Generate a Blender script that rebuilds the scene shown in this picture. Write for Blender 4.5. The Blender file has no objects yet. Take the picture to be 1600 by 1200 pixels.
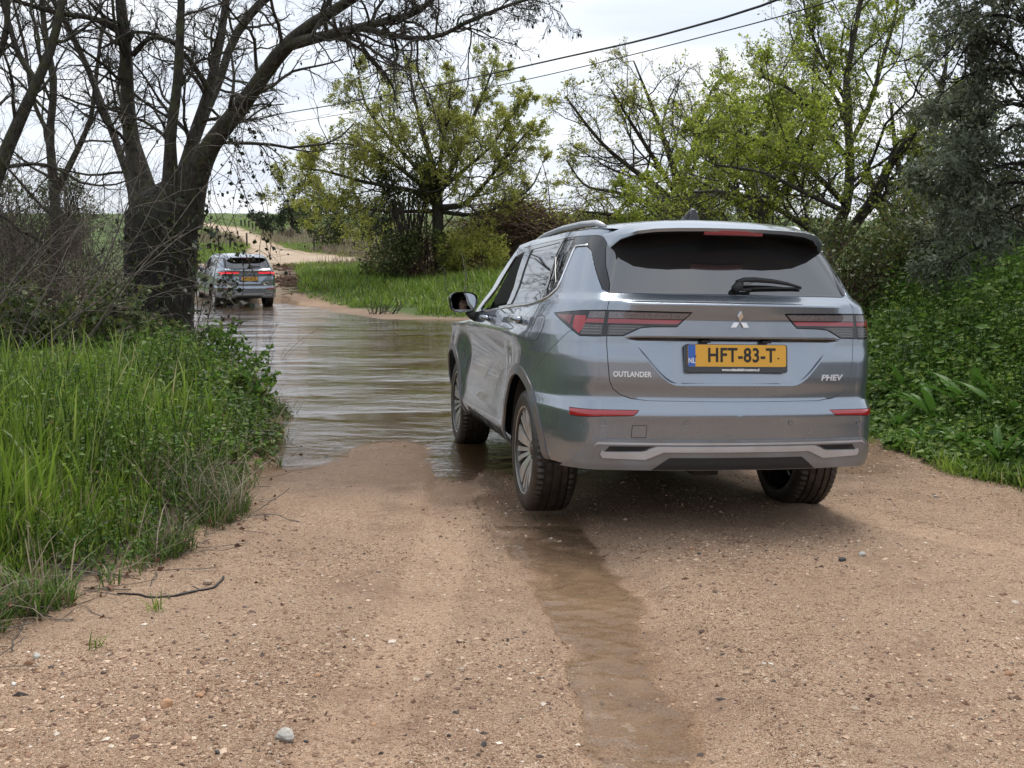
import bpy, math, random
import numpy as np
from mathutils import Vector, Matrix
from mathutils.geometry import delaunay_2d_cdt

SC = bpy.context.scene
COL = SC.collection
R_ = math.radians
rng = np.random.default_rng(7)
random.seed(7)

# ------------------------------------------------------------------ camera, sky, sun, exposure
CAM_H, PITCH, FOC = 1.5, math.atan(200/1650), 1650/1600
cam_d = bpy.data.cameras.new('camera'); cam = bpy.data.objects.new('camera', cam_d); COL.objects.link(cam)
cam.location = (0, 0, CAM_H); cam.rotation_euler = (math.pi/2-PITCH, 0, 0)
cam_d.sensor_width = 36; cam_d.lens = 36*FOC; cam_d.clip_start = .05; cam_d.clip_end = 3000
SC.camera = cam

SUN_EL, SUN_AZ = R_(66), R_(18)            # elevation; azimuth from +Y towards +X (ahead, a little right)
world = bpy.data.worlds.new('World'); SC.world = world; world.use_nodes = True
def build_world():
    nt = world.node_tree; N = nt.nodes; L = nt.links
    N.clear()
    out = N.new('ShaderNodeOutputWorld'); bg = N.new('ShaderNodeBackground')
    sky = N.new('ShaderNodeTexSky'); sky.sky_type = 'NISHITA'; sky.sun_disc = False
    sky.sun_elevation = SUN_EL; sky.sun_rotation = SUN_AZ; sky.dust_density = 2.0; sky.air_density = 1.2
    tc = N.new('ShaderNodeTexCoord'); mp = N.new('ShaderNodeMapping'); L.new(tc.outputs['Generated'], mp.inputs['Vector'])
    sep = N.new('ShaderNodeSeparateXYZ'); L.new(tc.outputs['Generated'], sep.inputs[0])
    # stretch the cloud pattern towards the horizon: divide by height
    add = N.new('ShaderNodeMath'); add.operation = 'ADD'; add.inputs[1].default_value = .18; L.new(sep.outputs['Z'], add.inputs[0])
    mx = N.new('ShaderNodeMath'); mx.operation = 'MAXIMUM'; mx.inputs[1].default_value = .12; L.new(add.outputs[0], mx.inputs[0])
    dv = N.new('ShaderNodeVectorMath'); dv.operation = 'DIVIDE'
    cmb = N.new('ShaderNodeCombineXYZ')
    for i in range(3): L.new(mx.outputs[0], cmb.inputs[i])
    L.new(tc.outputs['Generated'], dv.inputs[0]); L.new(cmb.outputs[0], dv.inputs[1])
    L.new(dv.outputs[0], mp.inputs['Vector']); mp.inputs['Scale'].default_value = (1.0, 1.6, 1.0); mp.inputs['Rotation'].default_value = (0, 0, .35)
    n1 = N.new('ShaderNodeTexNoise'); n1.inputs['Scale'].default_value = 1.35; n1.inputs['Detail'].default_value = 7; n1.inputs['Roughness'].default_value = .52; n1.inputs['Distortion'].default_value = .35
    L.new(mp.outputs[0], n1.inputs['Vector'])
    cr = N.new('ShaderNodeValToRGB'); e = cr.color_ramp.elements
    e[0].position = .30; e[0].color = (3.95, 4.3, 5.0, 1); e[1].position = .66; e[1].color = (5.85, 5.95, 6.1, 1)
    k = cr.color_ramp.elements.new(.5); k.color = (4.8, 5.1, 5.6, 1)
    L.new(n1.outputs['Fac'], cr.inputs[0])
    # thin veil: a little of the blue sky comes through where the cloud is thinnest
    n2 = N.new('ShaderNodeTexNoise'); n2.inputs['Scale'].default_value = .9; n2.inputs['Detail'].default_value = 4; L.new(mp.outputs[0], n2.inputs['Vector'])
    mr = N.new('ShaderNodeMapRange'); mr.inputs[1].default_value = .45; mr.inputs[2].default_value = .7; mr.inputs[3].default_value = .98; mr.inputs[4].default_value = .84; L.new(n2.outputs['Fac'], mr.inputs[0])
    mix = N.new('ShaderNodeMix'); mix.data_type = 'RGBA'
    L.new(mr.outputs[0], mix.inputs[0]); L.new(sky.outputs[0], mix.inputs[6]); L.new(cr.outputs[0], mix.inputs[7])
    L.new(mix.outputs[2], bg.inputs['Color']); bg.inputs['Strength'].default_value = .1
    L.new(bg.outputs[0], out.inputs['Surface'])
build_world()
sun_d = bpy.data.lights.new('sun', 'SUN'); sun = bpy.data.objects.new('sun', sun_d); COL.objects.link(sun)
sun_d.energy = 1.5; sun_d.angle = R_(28); sun_d.color = (1, .955, .88)
sdir = Vector((math.sin(SUN_AZ)*math.cos(SUN_EL), math.cos(SUN_AZ)*math.cos(SUN_EL), math.sin(SUN_EL)))
sun.rotation_euler = sdir.to_track_quat('Z', 'Y').to_euler()
vs = SC.view_settings; vs.view_transform = 'Standard'; vs.look = 'None'; vs.exposure = 1.0; vs.gamma = 1; vs.use_curve_mapping = False
SC.render.engine = 'CYCLES'
cy = SC.cycles; cy.max_bounces = 8; cy.diffuse_bounces = 5; cy.glossy_bounces = 4; cy.transmission_bounces = 6; cy.transparent_max_bounces = 12
cy.caustics_reflective = False; cy.caustics_refractive = False
try: cy.use_denoising = True
except Exception: pass

# ------------------------------------------------------------------ helpers
def un(u, v, z=None, d=None):
    """ray through a picture point (1600 x 1200) met with height z or forward distance d: used to survey where things stand"""
    x = (u-800)/1650; yv = (600-v)/1650
    D = np.array([x, math.cos(PITCH)+yv*math.sin(PITCH), -math.sin(PITCH)+yv*math.cos(PITCH)])
    t = (z-CAM_H)/D[2] if z is not None else d/D[1]
    return np.array([0, 0, CAM_H])+D*t

def mesh_obj(name, verts, faces, mat=None, parent=None, smooth=True, normals=None, mat_idx=None):
    me = bpy.data.meshes.new(name)
    verts = np.asarray(verts, np.float32).reshape(-1, 3)
    if isinstance(faces, np.ndarray):
        n, k = faces.shape
        me.vertices.add(len(verts)); me.vertices.foreach_set('co', verts.ravel())
        me.loops.add(n*k); me.loops.foreach_set('vertex_index', faces.astype(np.int32).ravel())
        me.polygons.add(n); me.polygons.foreach_set('loop_start', np.arange(0, n*k, k, dtype=np.int32))
        me.update(calc_edges=True)
    else:
        me.from_pydata(verts.tolist(), [], faces); me.update()
    me.polygons.foreach_set('use_smooth', np.full(len(me.polygons), bool(smooth)))
    mats = mat if isinstance(mat, (list, tuple)) else [mat]
    for m in mats:
        if m is not None: me.materials.append(m)
    if mat_idx is not None: me.polygons.foreach_set('material_index', np.asarray(mat_idx, np.int32))
    if normals is not None: me.normals_split_custom_set_from_vertices(np.asarray(normals, np.float32).tolist())
    me.update()
    o = bpy.data.objects.new(name, me); COL.objects.link(o)
    if parent is not None: o.parent = parent
    return o

class MB:
    """collects simple shapes into one mesh"""
    def __init__(s): s.v = []; s.f = []; s.m = []
    def add(s, v, f, m=0):
        b = len(s.v); s.v.extend([tuple(map(float, p)) for p in v]); s.f.extend([tuple(i+b for i in q) for q in f]); s.m.extend([m]*len(f)); return s
    def box(s, c, d, m=0, rot=None, taper=1.0):
        x, y, z = d[0]/2, d[1]/2, d[2]/2
        P = [Vector((sx*x*(taper if sz > 0 else 1), sy*y*(taper if sz > 0 else 1), sz*z)) for sz in (-1, 1) for sy in (-1, 1) for sx in (-1, 1)]
        if rot is not None: P = [rot @ p for p in P]
        P = [p+Vector(c) for p in P]
        return s.add(P, [(0, 2, 3, 1), (4, 5, 7, 6), (0, 1, 5, 4), (2, 6, 7, 3), (0, 4, 6, 2), (1, 3, 7, 5)], m)
    def tube(s, pts, rad, k=6, m=0, caps=True):
        P = [Vector(p) for p in pts]; n = len(P)
        rad = [rad]*n if not hasattr(rad, '__len__') else rad
        ref = Vector((0, 0, 1)); V = []
        t0 = (P[1]-P[0]).normalized()
        if abs(t0.dot(ref)) > .9: ref = Vector((1, 0, 0))
        a = t0.cross(ref).normalized()
        for i in range(n):
            t = (P[min(i+1, n-1)]-P[max(i-1, 0)]).normalized()
            a = (a-t*a.dot(t)).normalized(); b = t.cross(a)
            for j in range(k):
                q = 2*math.pi*j/k; V.append(P[i]+(a*math.cos(q)+b*math.sin(q))*rad[i])
        F = [(i*k+j, i*k+(j+1) % k, (i+1)*k+(j+1) % k, (i+1)*k+j) for i in range(n-1) for j in range(k)]
        if caps: F += [tuple(range(k-1, -1, -1)), tuple((n-1)*k+j for j in range(k))]
        return s.add(V, F, m)
    def lathe(s, prof, k=32, axis='Y', m=0, c=(0, 0, 0)):
        V = []; n = len(prof)
        for j in range(k):
            q = 2*math.pi*j/k
            for (r, h) in prof:
                p = (r*math.cos(q), h, r*math.sin(q)) if axis == 'Y' else (r*math.cos(q), r*math.sin(q), h)
                V.append((p[0]+c[0], p[1]+c[1], p[2]+c[2]))
        F = []
        for j in range(k):
            for i in range(n-1):
                a, b = j*n+i, ((j+1) % k)*n+i
                F.append((a, a+1, b+1, b) if axis == 'Y' else (a, b, b+1, a+1))
        return s.add(V, F, m)
    def prism(s, poly, h0, h1, fn, m=0):
        """polygon (2D) pushed from h0 to h1; fn(x, y, h) gives the 3D point"""
        n = len(poly); V = [fn(x, y, h0) for x, y in poly]+[fn(x, y, h1) for x, y in poly]
        F = [tuple(range(n-1, -1, -1)), tuple(range(n, 2*n))]+[(i, (i+1) % n, n+(i+1) % n, n+i) for i in range(n)]
        return s.add(V, F, m)
    def build(s, name, mat=None, parent=None, smooth=False, bevel=0, seg=2, autos=None):
        o = mesh_obj(name, s.v, s.f, mat, parent, smooth, mat_idx=s.m if isinstance(mat, (list, tuple)) else None)
        if bevel:
            b = o.modifiers.new('bevel', 'BEVEL'); b.width = bevel; b.segments = seg; b.limit_method = 'ANGLE'; b.angle_limit = R_(35)
        if autos: o.data.set_sharp_from_angle(angle=R_(autos))
        return o

def empty(name, loc=(0, 0, 0), parent=None):
    o = bpy.data.objects.new(name, None); o.empty_display_size = .1; COL.objects.link(o); o.location = loc
    if parent is not None: o.parent = parent
    return o
def tag(o, label=None, cat=None, group=None, kind=None):
    if label: o['label'] = label
    if cat: o['category'] = cat
    if group: o['group'] = group
    if kind: o['kind'] = kind
    return o

# ------------------------------------------------------------------ materials
def new_mat(name):
    m = bpy.data.materials.new(name); m.use_nodes = True
    nt = m.node_tree; b = nt.nodes['Principled BSDF']
    return m, nt, b
def pbr(name, col, rough=.6, metal=0., coat=0., spec=.5, emit=None, trans=0., alpha=1., noise=None, bump=None, coat_rough=.03):
    """noise = (scale, other colour, contrast); bump = (scale, strength, distance)"""
    m, nt, b = new_mat(name); N = nt.nodes; L = nt.links
    b.inputs['Base Color'].default_value = (*col, 1); b.inputs['Roughness'].default_value = rough; b.inputs['Metallic'].default_value = metal
    b.inputs['Coat Weight'].default_value = coat; b.inputs['Coat Roughness'].default_value = coat_rough; b.inputs['Specular IOR Level'].default_value = spec
    b.inputs['Transmission Weight'].default_value = trans; b.inputs['Alpha'].default_value = alpha
    if emit: b.inputs['Emission Color'].default_value = (*emit[0], 1); b.inputs['Emission Strength'].default_value = emit[1]
    if noise or bump:
        tc = N.new('ShaderNodeTexCoord')
    if noise:
        n = N.new('ShaderNodeTexNoise'); n.inputs['Scale'].default_value = noise[0]; n.inputs['Detail'].default_value = 6; L.new(tc.outputs['Object'], n.inputs['Vector'])
        r = N.new('ShaderNodeValToRGB'); r.color_ramp.elements[0].position = .5-noise[2]; r.color_ramp.elements[1].position = .5+noise[2]
        r.color_ramp.elements[0].color = (*col, 1); r.color_ramp.elements[1].color = (*noise[1], 1)
        L.new(n.outputs['Fac'], r.inputs[0]); L.new(r.outputs[0], b.inputs['Base Color'])
    if bump:
        n = N.new('ShaderNodeTexNoise'); n.inputs['Scale'].default_value = bump[0]; n.inputs['Detail'].default_value = 5; L.new(tc.outputs['Object'], n.inputs['Vector'])
        bp = N.new('ShaderNodeBump'); bp.inputs['Strength'].default_value = bump[1]; bp.inputs['Distance'].default_value = bump[2]
        L.new(n.outputs['Fac'], bp.inputs['Height']); L.new(bp.outputs[0], b.inputs['Normal'])
    return m
# ---------- car body surface: plan outline at each height (metres, x forward, y left, z up) ----------
U0, U1, U2, U3, U4 = .68, 1.46, 4.42, 5.37, 5.80
def tab(t, z):
    t = np.array(t); return np.interp(z, t[:, 0], t[:, 1])
def smooth(e0, e1, v):
    t = np.clip((v-e0)/(e1-e0), 0, 1); return t*t*(3-2*t)
XR = [(.26,-.76),(.30,-.80),(.34,-.86),(.40,-.882),(.475,-.893),(.60,-.902),(.64,-.907),(.655,-.905),(.668,-.893),(.70,-.868),(.715,-.853),(.76,-.853),(.90,-.853),(1.0,-.853),(1.10,-.852),(1.185,-.852),(1.20,-.842),(1.225,-.80),(1.235,-.785),(1.56,-.56),(1.62,-.51),(1.70,-.40)]
YB = [(.26,.66),(.5,.69),(.7,.68),(1.0,.68),(1.15,.66),(1.235,.62),(1.35,.575),(1.5,.515),(1.62,.45),(1.70,.40)]
WT = [(.26,.80),(.32,.865),(.40,.90),(.55,.915),(.75,.918),(.92,.918),(1.02,.91),(1.10,.893),(1.17,.862),(1.22,.832),(1.26,.81),(1.35,.777),(1.45,.735),(1.55,.685),(1.62,.635),(1.70,.53)]
AE = [(.26,.72),(1.0,.72),(1.2,.66),(1.3,.60),(1.6,.50),(1.7,.45)]
XF = [(.26,3.45),(.5,3.58),(.8,3.56),(1.0,3.45),(1.1,3.2),(1.3,2.9),(1.7,2.4)]
def surf0(u, z):
    u = np.asarray(u, float); z = np.asarray(z, float)
    s = np.sign(u); s = np.where(s == 0, 1, s); a_u = np.abs(u)
    xr = tab(XR, z); yb = tab(YB, z); W = tab(WT, z); a = tab(AE, z); xf = tab(XF, z); b = W-yb
    xe = xr+.075*1.0
    y1 = np.clip(a_u/U0, 0, 1)*yb; x1 = xr+.075*np.clip(a_u/U0, 0, 1)**2.2
    th = np.clip((a_u-U0)/(U1-U0), 0, 1)*np.pi/2
    xc = xe+a
    # start the arc with the slope of the bowed rear edge
    x2 = xc-a*np.cos(th); y2 = yb+b*np.sin(th)
    t = np.clip((a_u-U1)/(U2-U1), 0, 1); x3 = xc+t*(xf-.72-xc); y3 = W
    th4 = np.clip((a_u-U2)/(U3-U2), 0, 1)*np.pi/2
    bf = .42
    x4 = xf-.72+.62*np.sin(th4); y4 = W-bf+bf*np.cos(th4)
    t5 = np.clip((a_u-U3)/(U4-U3), 0, 1); x5 = xf-.10+.10*np.sin(t5*np.pi/2); y5 = (W-bf)*(1-t5)
    x = np.where(a_u <= U0, x1, np.where(a_u <= U1, x2, np.where(a_u <= U2, x3, np.where(a_u <= U3, x4, x5))))
    y = np.where(a_u <= U0, y1, np.where(a_u <= U1, y2, np.where(a_u <= U2, y3, np.where(a_u <= U3, y4, y5))))
    return x, s*y, z
RW, WBASE, WZ = .345, 2.706, .352          # wheel radius, wheelbase, hub height
def surf(u, z):
    x, y, z = surf0(u, z)
    au = np.abs(u); sg = np.sign(y)
    # ---- rear features
    rear = 1-smooth(.75, 1.25, au)
    yy = np.abs(y)
    # recessed plate field: bounded below by a trough-shaped crease, above by the handle lip
    cz = .795+.235*smooth(.30, .60, yy)+.0*yy
    top = 1.017
    inside = smooth(-.010, .010, z-cz)*(1-smooth(top-.003, top+.004, z))*(1-smooth(.60, .64, yy))
    x = x+inside*(.004+.046*np.clip((z-cz)/.22, 0, 1))*rear
    lip = smooth(.72, .80, z)*(1-smooth(-.010, .010, z-cz))*(1-smooth(.55,.66,yy)*0)
    x = x-lip*.009*np.clip((z-.70)/.1, 0, 1.2)*rear*(1-smooth(.9,1.0,z))
    # brow under the window
    br = smooth(1.105+.0*yy, 1.135, z)*(1-smooth(1.186, 1.20, z))*(1-smooth(.50, .60, yy))
    x = x-.015*br*np.clip((z-1.10)/.085, 0, 1)
    # ---- side features
    side = smooth(.95, 1.5, au)
    d = 0*z
    for cx in (0., WBASE):
        r = np.hypot(x-cx, z-WZ)
        d = d+.022*np.exp(-((np.maximum(r-.40,0))/.16)**2)*(z < 1.1)
        d = d+.016*np.exp(-((r-.405)/.035)**2)*0
    # shoulder crease and door hollow
    mid = smooth(.15, .7, x)*(1-smooth(2.0, 2.5, x))
    d = d-.040*mid*np.exp(-((z-.80)/.17)**2)
    d = d+.016*np.exp(-((z-.985)/.045)**2)*smooth(-.5,.2,x)*(1-smooth(2.9,3.4,x))
    d = d+.020*mid*np.exp(-((z-.42)/.07)**2)
    y = y+sg*side*d
    # bumper ledge runs round the corner and dies out towards the arch
    return x, y, z
def surfn(u, z, e=2e-3):
    p = np.stack(surf(u, z), -1); pu = np.stack(surf(np.asarray(u)+e, z), -1); pz = np.stack(surf(u, np.asarray(z)+e), -1)
    qu = np.stack(surf(np.asarray(u)-e, z), -1); qz = np.stack(surf(u, np.asarray(z)-e), -1)
    n = np.cross(pz-qz, pu-qu); n /= np.linalg.norm(n, axis=-1, keepdims=True)+1e-12
    return p, n
def side_u(x, z, sgn=1):          # u of the side point with this x and z
    xr = tab(XR, z); a = tab(AE, z); xf = tab(XF, z); xc = xr+.075+a
    t = np.where(x < xc, U0+(U1-U0)*np.arccos(np.clip((xc-x)/a, -1, 1))/(np.pi/2), U1+(U2-U1)*(x-xc)/(xf-.72-xc))
    t = np.where(x > xf-.72, U2+(U3-U2)*np.arcsin(np.clip((x-(xf-.72))/.62, 0, 1))/(np.pi/2), t)
    return sgn*t
def rear_u(y, z):
    yb = tab(YB, z); W = tab(WT, z); ay = np.abs(y)
    t = np.where(ay <= yb, ay/yb*U0, U0+(U1-U0)*np.arcsin(np.clip((ay-yb)/(W-yb), 0, 1))/(np.pi/2))
    return np.sign(y)*t
# ------------------------------------------------------------------ car materials
def paint_mat():
    m, nt, b = new_mat('blue_grey_metallic_paint'); N = nt.nodes; L = nt.links
    b.inputs['Metallic'].default_value = .75; b.inputs['Roughness'].default_value = .26
    b.inputs['Coat Weight'].default_value = 1; b.inputs['Coat Roughness'].default_value = .015; b.inputs['Coat IOR'].default_value = 1.8
    tc = N.new('ShaderNodeTexCoord'); sp = N.new('ShaderNodeSeparateXYZ'); L.new(tc.outputs['Object'], sp.inputs[0])
    fl = N.new('ShaderNodeTexNoise'); fl.inputs['Scale'].default_value = 1600; L.new(tc.outputs['Object'], fl.inputs['Vector'])
    n = N.new('ShaderNodeTexNoise'); n.inputs['Scale'].default_value = 5; n.inputs['Detail'].default_value = 9; n.inputs['Roughness'].default_value = .68; L.new(tc.outputs['Object'], n.inputs['Vector'])
    n2 = N.new('ShaderNodeTexNoise'); n2.inputs['Scale'].default_value = 170; n2.inputs['Detail'].default_value = 3; L.new(tc.outputs['Object'], n2.inputs['Vector'])
    # road dirt thrown up along the sills and behind the wheels
    h = N.new('ShaderNodeMapRange'); h.inputs[1].default_value = .30; h.inputs[2].default_value = .62; h.inputs[3].default_value = .36; h.inputs[4].default_value = .0; L.new(sp.outputs['Z'], h.inputs[0])
    a = N.new('ShaderNodeMath'); a.operation = 'ADD'; L.new(h.outputs[0], a.inputs[0]); L.new(n.outputs['Fac'], a.inputs[1])
    r = N.new('ShaderNodeMapRange'); r.inputs[1].default_value = .82; r.inputs[2].default_value = 1.18; r.inputs[3].default_value = .0; r.inputs[4].default_value = .85; L.new(a.outputs[0], r.inputs[0])
    # specks
    s = N.new('ShaderNodeMapRange'); s.inputs[1].default_value = .76; s.inputs[2].default_value = .79; L.new(n2.outputs['Fac'], s.inputs[0])
    s2 = N.new('ShaderNodeMath'); s2.operation = 'MULTIPLY'; s2.inputs[1].default_value = .55; L.new(s.outputs[0], s2.inputs[0])
    # a film of dust
    df = N.new('ShaderNodeMapRange'); df.inputs[1].default_value = .35; df.inputs[2].default_value = .75; df.inputs[3].default_value = .0; df.inputs[4].default_value = .03; L.new(n.outputs['Fac'], df.inputs[0])
    mxx = N.new('ShaderNodeMath'); mxx.operation = 'MAXIMUM'; L.new(r.outputs[0], mxx.inputs[0]); L.new(s2.outputs[0], mxx.inputs[1])
    mx2 = N.new('ShaderNodeMath'); mx2.operation = 'MAXIMUM'; L.new(mxx.outputs[0], mx2.inputs[0]); L.new(df.outputs[0], mx2.inputs[1])
    fr = N.new('ShaderNodeValToRGB'); fr.color_ramp.elements[0].color = (.222, .260, .310, 1); fr.color_ramp.elements[1].color = (.245, .285, .335, 1); L.new(fl.outputs['Fac'], fr.inputs[0])
    mix = N.new('ShaderNodeMix'); mix.data_type = 'RGBA'; L.new(mx2.outputs[0], mix.inputs[0]); L.new(fr.outputs[0], mix.inputs[6]); mix.inputs[7].default_value = (.25, .185, .125, 1)
    L.new(mix.outputs[2], b.inputs['Base Color'])
    inv = N.new('ShaderNodeMath'); inv.operation = 'SUBTRACT'; inv.inputs[0].default_value = 1; L.new(mx2.outputs[0], inv.inputs[1]); L.new(inv.outputs[0], b.inputs['Coat Weight'])
    mt = N.new('ShaderNodeMath'); mt.operation = 'MULTIPLY'; mt.inputs[1].default_value = .75; L.new(inv.outputs[0], mt.inputs[0]); L.new(mt.outputs[0], b.inputs['Metallic'])
    rr = N.new('ShaderNodeMapRange'); rr.inputs[3].default_value = .26; rr.inputs[4].default_value = .85; L.new(mx2.outputs[0], rr.inputs[0]); L.new(rr.outputs[0], b.inputs['Roughness'])
    return m
def dusty_glass_mat(name, dust=.10):
    m, nt, b = new_mat(name); N = nt.nodes; L = nt.links
    b.inputs['Base Color'].default_value = (.006, .007, .008, 1); b.inputs['Roughness'].default_value = .03; b.inputs['IOR'].default_value = 2.3
    b.inputs['Coat Weight'].default_value = .3; b.inputs['Coat Roughness'].default_value = .02
    tc = N.new('ShaderNodeTexCoord'); n = N.new('ShaderNodeTexNoise'); n.inputs['Scale'].default_value = 3; n.inputs['Detail'].default_value = 12; n.inputs['Roughness'].default_value = .75
    n2 = N.new('ShaderNodeTexNoise'); n2.inputs['Scale'].default_value = 260; n2.inputs['Detail'].default_value = 2
    L.new(tc.outputs['Object'], n.inputs['Vector']); L.new(tc.outputs['Object'], n2.inputs['Vector'])
    s = N.new('ShaderNodeMapRange'); s.inputs[1].default_value = .66; s.inputs[2].default_value = .74; s.inputs[3].default_value = .4; s.inputs[4].default_value = 1.6; L.new(n2.outputs['Fac'], s.inputs[0])
    mul = N.new('ShaderNodeMath'); mul.operation = 'MULTIPLY'; L.new(n.outputs['Fac'], mul.inputs[0]); L.new(s.outputs[0], mul.inputs[1])
    f = N.new('ShaderNodeMath'); f.operation = 'MULTIPLY'; f.inputs[1].default_value = dust*2; f.use_clamp = True; L.new(mul.outputs[0], f.inputs[0])
    mix = N.new('ShaderNodeMix'); mix.data_type = 'RGBA'; L.new(f.outputs[0], mix.inputs[0]); mix.inputs[6].default_value = (.006, .007, .008, 1); mix.inputs[7].default_value = (.34, .33, .32, 1)
    L.new(mix.outputs[2], b.inputs['Base Color'])
    return m
MC = {}
MC['paint'] = paint_mat()
MC['glass'] = dusty_glass_mat('dark_side_glass', .02)
MC['rear_glass'] = dusty_glass_mat('dusty_rear_glass', .10)
MC['gloss'] = pbr('gloss_black_trim', (.008, .008, .009), .06, coat=.5)
MC['black'] = pbr('matt_black_plastic', (.016, .016, .017), .6, bump=(300, .2, .001))
MC['dark'] = pbr('black_underside', (.012, .011, .010), .9, noise=(6, (.05, .038, .028), .2))
MC['cabin'] = pbr('charcoal_cabin_cloth', (.02, .02, .022), .85)
MC['silver'] = pbr('satin_silver_trim', (.58, .61, .66), .34, metal=.45, noise=(5, (.47, .47, .48), .2))
MC['skid_grey'] = pbr('grey_lower_bumper', (.25, .265, .29), .40, metal=.35, noise=(6, (.21, .20, .19), .2))
MC['chrome'] = pbr('bright_chrome', (.82, .83, .85), .08, metal=1)
MC['badge'] = pbr('brushed_badge_metal', (.78, .79, .81), .16, metal=1)
MC['letter'] = pbr('bright_letter_chrome', (.80, .81, .83), .3, metal=.35)
MC['red_lens_lit'] = pbr('glowing_red_lens', (.5, .03, .04), .1, coat=1, emit=((1, .05, .07), .22))
MC['arch'] = pbr('grey_arch_trim', (.10, .118, .14), .38, coat=.3, noise=(8, (.17, .13, .10), .2))
MC['smoke'] = pbr('smoked_lamp_lens', (.055, .05, .055), .05, coat=1)
MC['smoke_light'] = pbr('pale_smoked_lens', (.20, .185, .195), .08, coat=1, noise=(120, (.10, .09, .095), .2))
MC['red'] = pbr('red_lamp_lens', (.36, .012, .018), .07, coat=1)
MC['red_soft'] = pbr('dull_red_lamp_strip', (.30, .035, .05), .10, coat=1)
MC['red_dark'] = pbr('dark_red_lamp_lens', (.16, .010, .014), .08, coat=1)
MC['red_lit'] = pbr('lit_red_tail_lamp', (.6, .02, .03), .1, coat=1, emit=((1, .06, .08), .65))
MC['slat'] = pbr('grey_lamp_slat', (.22, .22, .21), .3, metal=.5)
MC['tyre'] = pbr('wet_black_rubber', (.013, .0125, .012), .42, noise=(16, (.045, .034, .026), .18), bump=(60, .3, .004))
MC['rim_dark'] = pbr('black_rim_paint', (.012, .012, .013), .25, coat=.5, noise=(12, (.06, .048, .038), .25))
MC['rim_face'] = pbr('machined_rim_face', (.74, .74, .73), .28, metal=.6, noise=(14, (.55, .51, .46), .2))
MC['yellow'] = pbr('yellow_plate', (.72, .38, .035), .38)
MC['plate_text'] = pbr('black_plate_print', (.012, .011, .010), .5)
MC['plate_blue'] = pbr('blue_plate_band', (.03, .12, .45), .4)
MC['white'] = pbr('white_print', (.8, .8, .8), .5)
MC['skin'] = pbr('skin', (.50, .30, .22), .5)
MC['hair'] = pbr('brown_hair', (.035, .022, .014), .7)
MC['shirt'] = pbr('dark_sweater', (.03, .032, .04), .9)
MC['mirror'] = pbr('mirror_glass', (.85, .86, .87), .01, metal=1)

# ------------------------------------------------------------------ car body panels
def resample(poly, step=.02, closed=True):
    out = []; n = len(poly)
    for i in range(n if closed else n-1):
        a = np.array(poly[i]); b = np.array(poly[(i+1) % n]); k = max(1, int(np.linalg.norm(b-a)/step))
        for j in range(k): out.append(tuple(a+(b-a)*j/k))
    if not closed: out.append(tuple(poly[-1]))
    return out
def inpoly(p, poly):
    x, y = p[:, 0], p[:, 1]; c = np.zeros(len(p), bool); n = len(poly); q = np.array(poly)
    j = n-1
    for i in range(n):
        xi, yi = q[i]; xj, yj = q[j]
        if yi != yj: c ^= ((yi > y) != (yj > y)) & (x < (xj-xi)*(y-yi)/(yj-yi)+xi)
        j = i
    return c
def X(x, z): return (float(side_u(np.float64(x), np.float64(z))), z)

LAMP = [(1.178, 1.130), (.93, 1.146), (.671, 1.150), (.249, 1.146), (.319, 1.074), (.44, 1.072), (.499, 1.066), (.535, 1.048), (.577, 1.026), (.75, 1.022), (.889, 1.022), (.93, 1.035)]
TAIL = [(-.1, .708), (0, .708), (.45, .711), (.53, .72), (.585, .740), (.62, .768), (.638, .81), (.648, .90), (.655, 1.02), (.671, 1.15), (.690, 1.2), (.692, 1.234), (0, 1.232), (-.1, 1.232)]
RWIN = [(-.1, 1.234), (.691, 1.236), (.712, 1.283), (.802, 1.375), (.842, 1.455), (.862, 1.52), (.87, 1.60), (-.1, 1.60)]
REFL = [(.975, .667), (.975, .631), (.90, .629), (.53, .640), (.499, .667)]
DLO = [X(1.74, 1.095), (2.9, 1.125), (2.412, 1.143), (1.686, 1.168), (1.50, 1.178), (1.40, 1.193), (1.32, 1.217), (1.256, 1.258), (1.225, 1.355), (1.20, 1.455), (1.18, 1.474), (1.05, 1.474), (1.0, 1.455), (.952, 1.403), (.866, 1.319), (.78, 1.252), (.70, 1.238), (.712, 1.283), (.802, 1.375), (.842, 1.455), (.862, 1.52), (.99, 1.534), (1.2, 1.536), (1.475, 1.534), (2.4, 1.533), X(1.02, 1.528), X(1.20, 1.508)]
FWIN = [X(1.655, 1.118), X(1.225, 1.474), X(1.05, 1.492), X(.945, 1.500), X(.735, 1.158)]
BPIL = [X(.945, 1.507), X(.76, 1.510), X(.60, 1.163), X(.72, 1.154)]
RGLASS = [X(.745, 1.505), X(.03, 1.514), X(.00, 1.440), (1.30, 1.262), (1.36, 1.225), (1.44, 1.200), X(.10, 1.180), X(.585, 1.165)]
QGLASS = [X(-.02, 1.519), (1.248, 1.522), (1.225, 1.455), (1.262, 1.285), (1.30, 1.285), X(-.03, 1.44)]
SEAM_R = [(1.40, 1.19), (1.50, 1.135), X(.05, 1.10), X(.12, 1.05), X(.145, 1.0), X(.16, .93), X(.165, .80), X(.2, .5), X(.2, .2)]
SEAM_B = [X(.72, 1.16), X(.86, 1.12), X(1.0, 1.08), X(1.07, 1.03), X(1.10, .98), X(1.15, .85), X(1.17, .70), X(1.18, .55), X(1.20, .2)]
SEAM_F = [X(1.74, 1.14), X(1.80, 1.09), X(2.07, 1.0), X(2.22, .87), X(2.26, .70), X(2.27, .2)]
BSEAM = [(.60, 1.024), (.889, 1.024), (.94, 1.05), (.985, 1.042), (1.131, .946), (1.256, .854), (1.311, .797), (1.36, .72)]
FARC = (1.60, 3.5)
ROOFZ = 1.572
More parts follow.
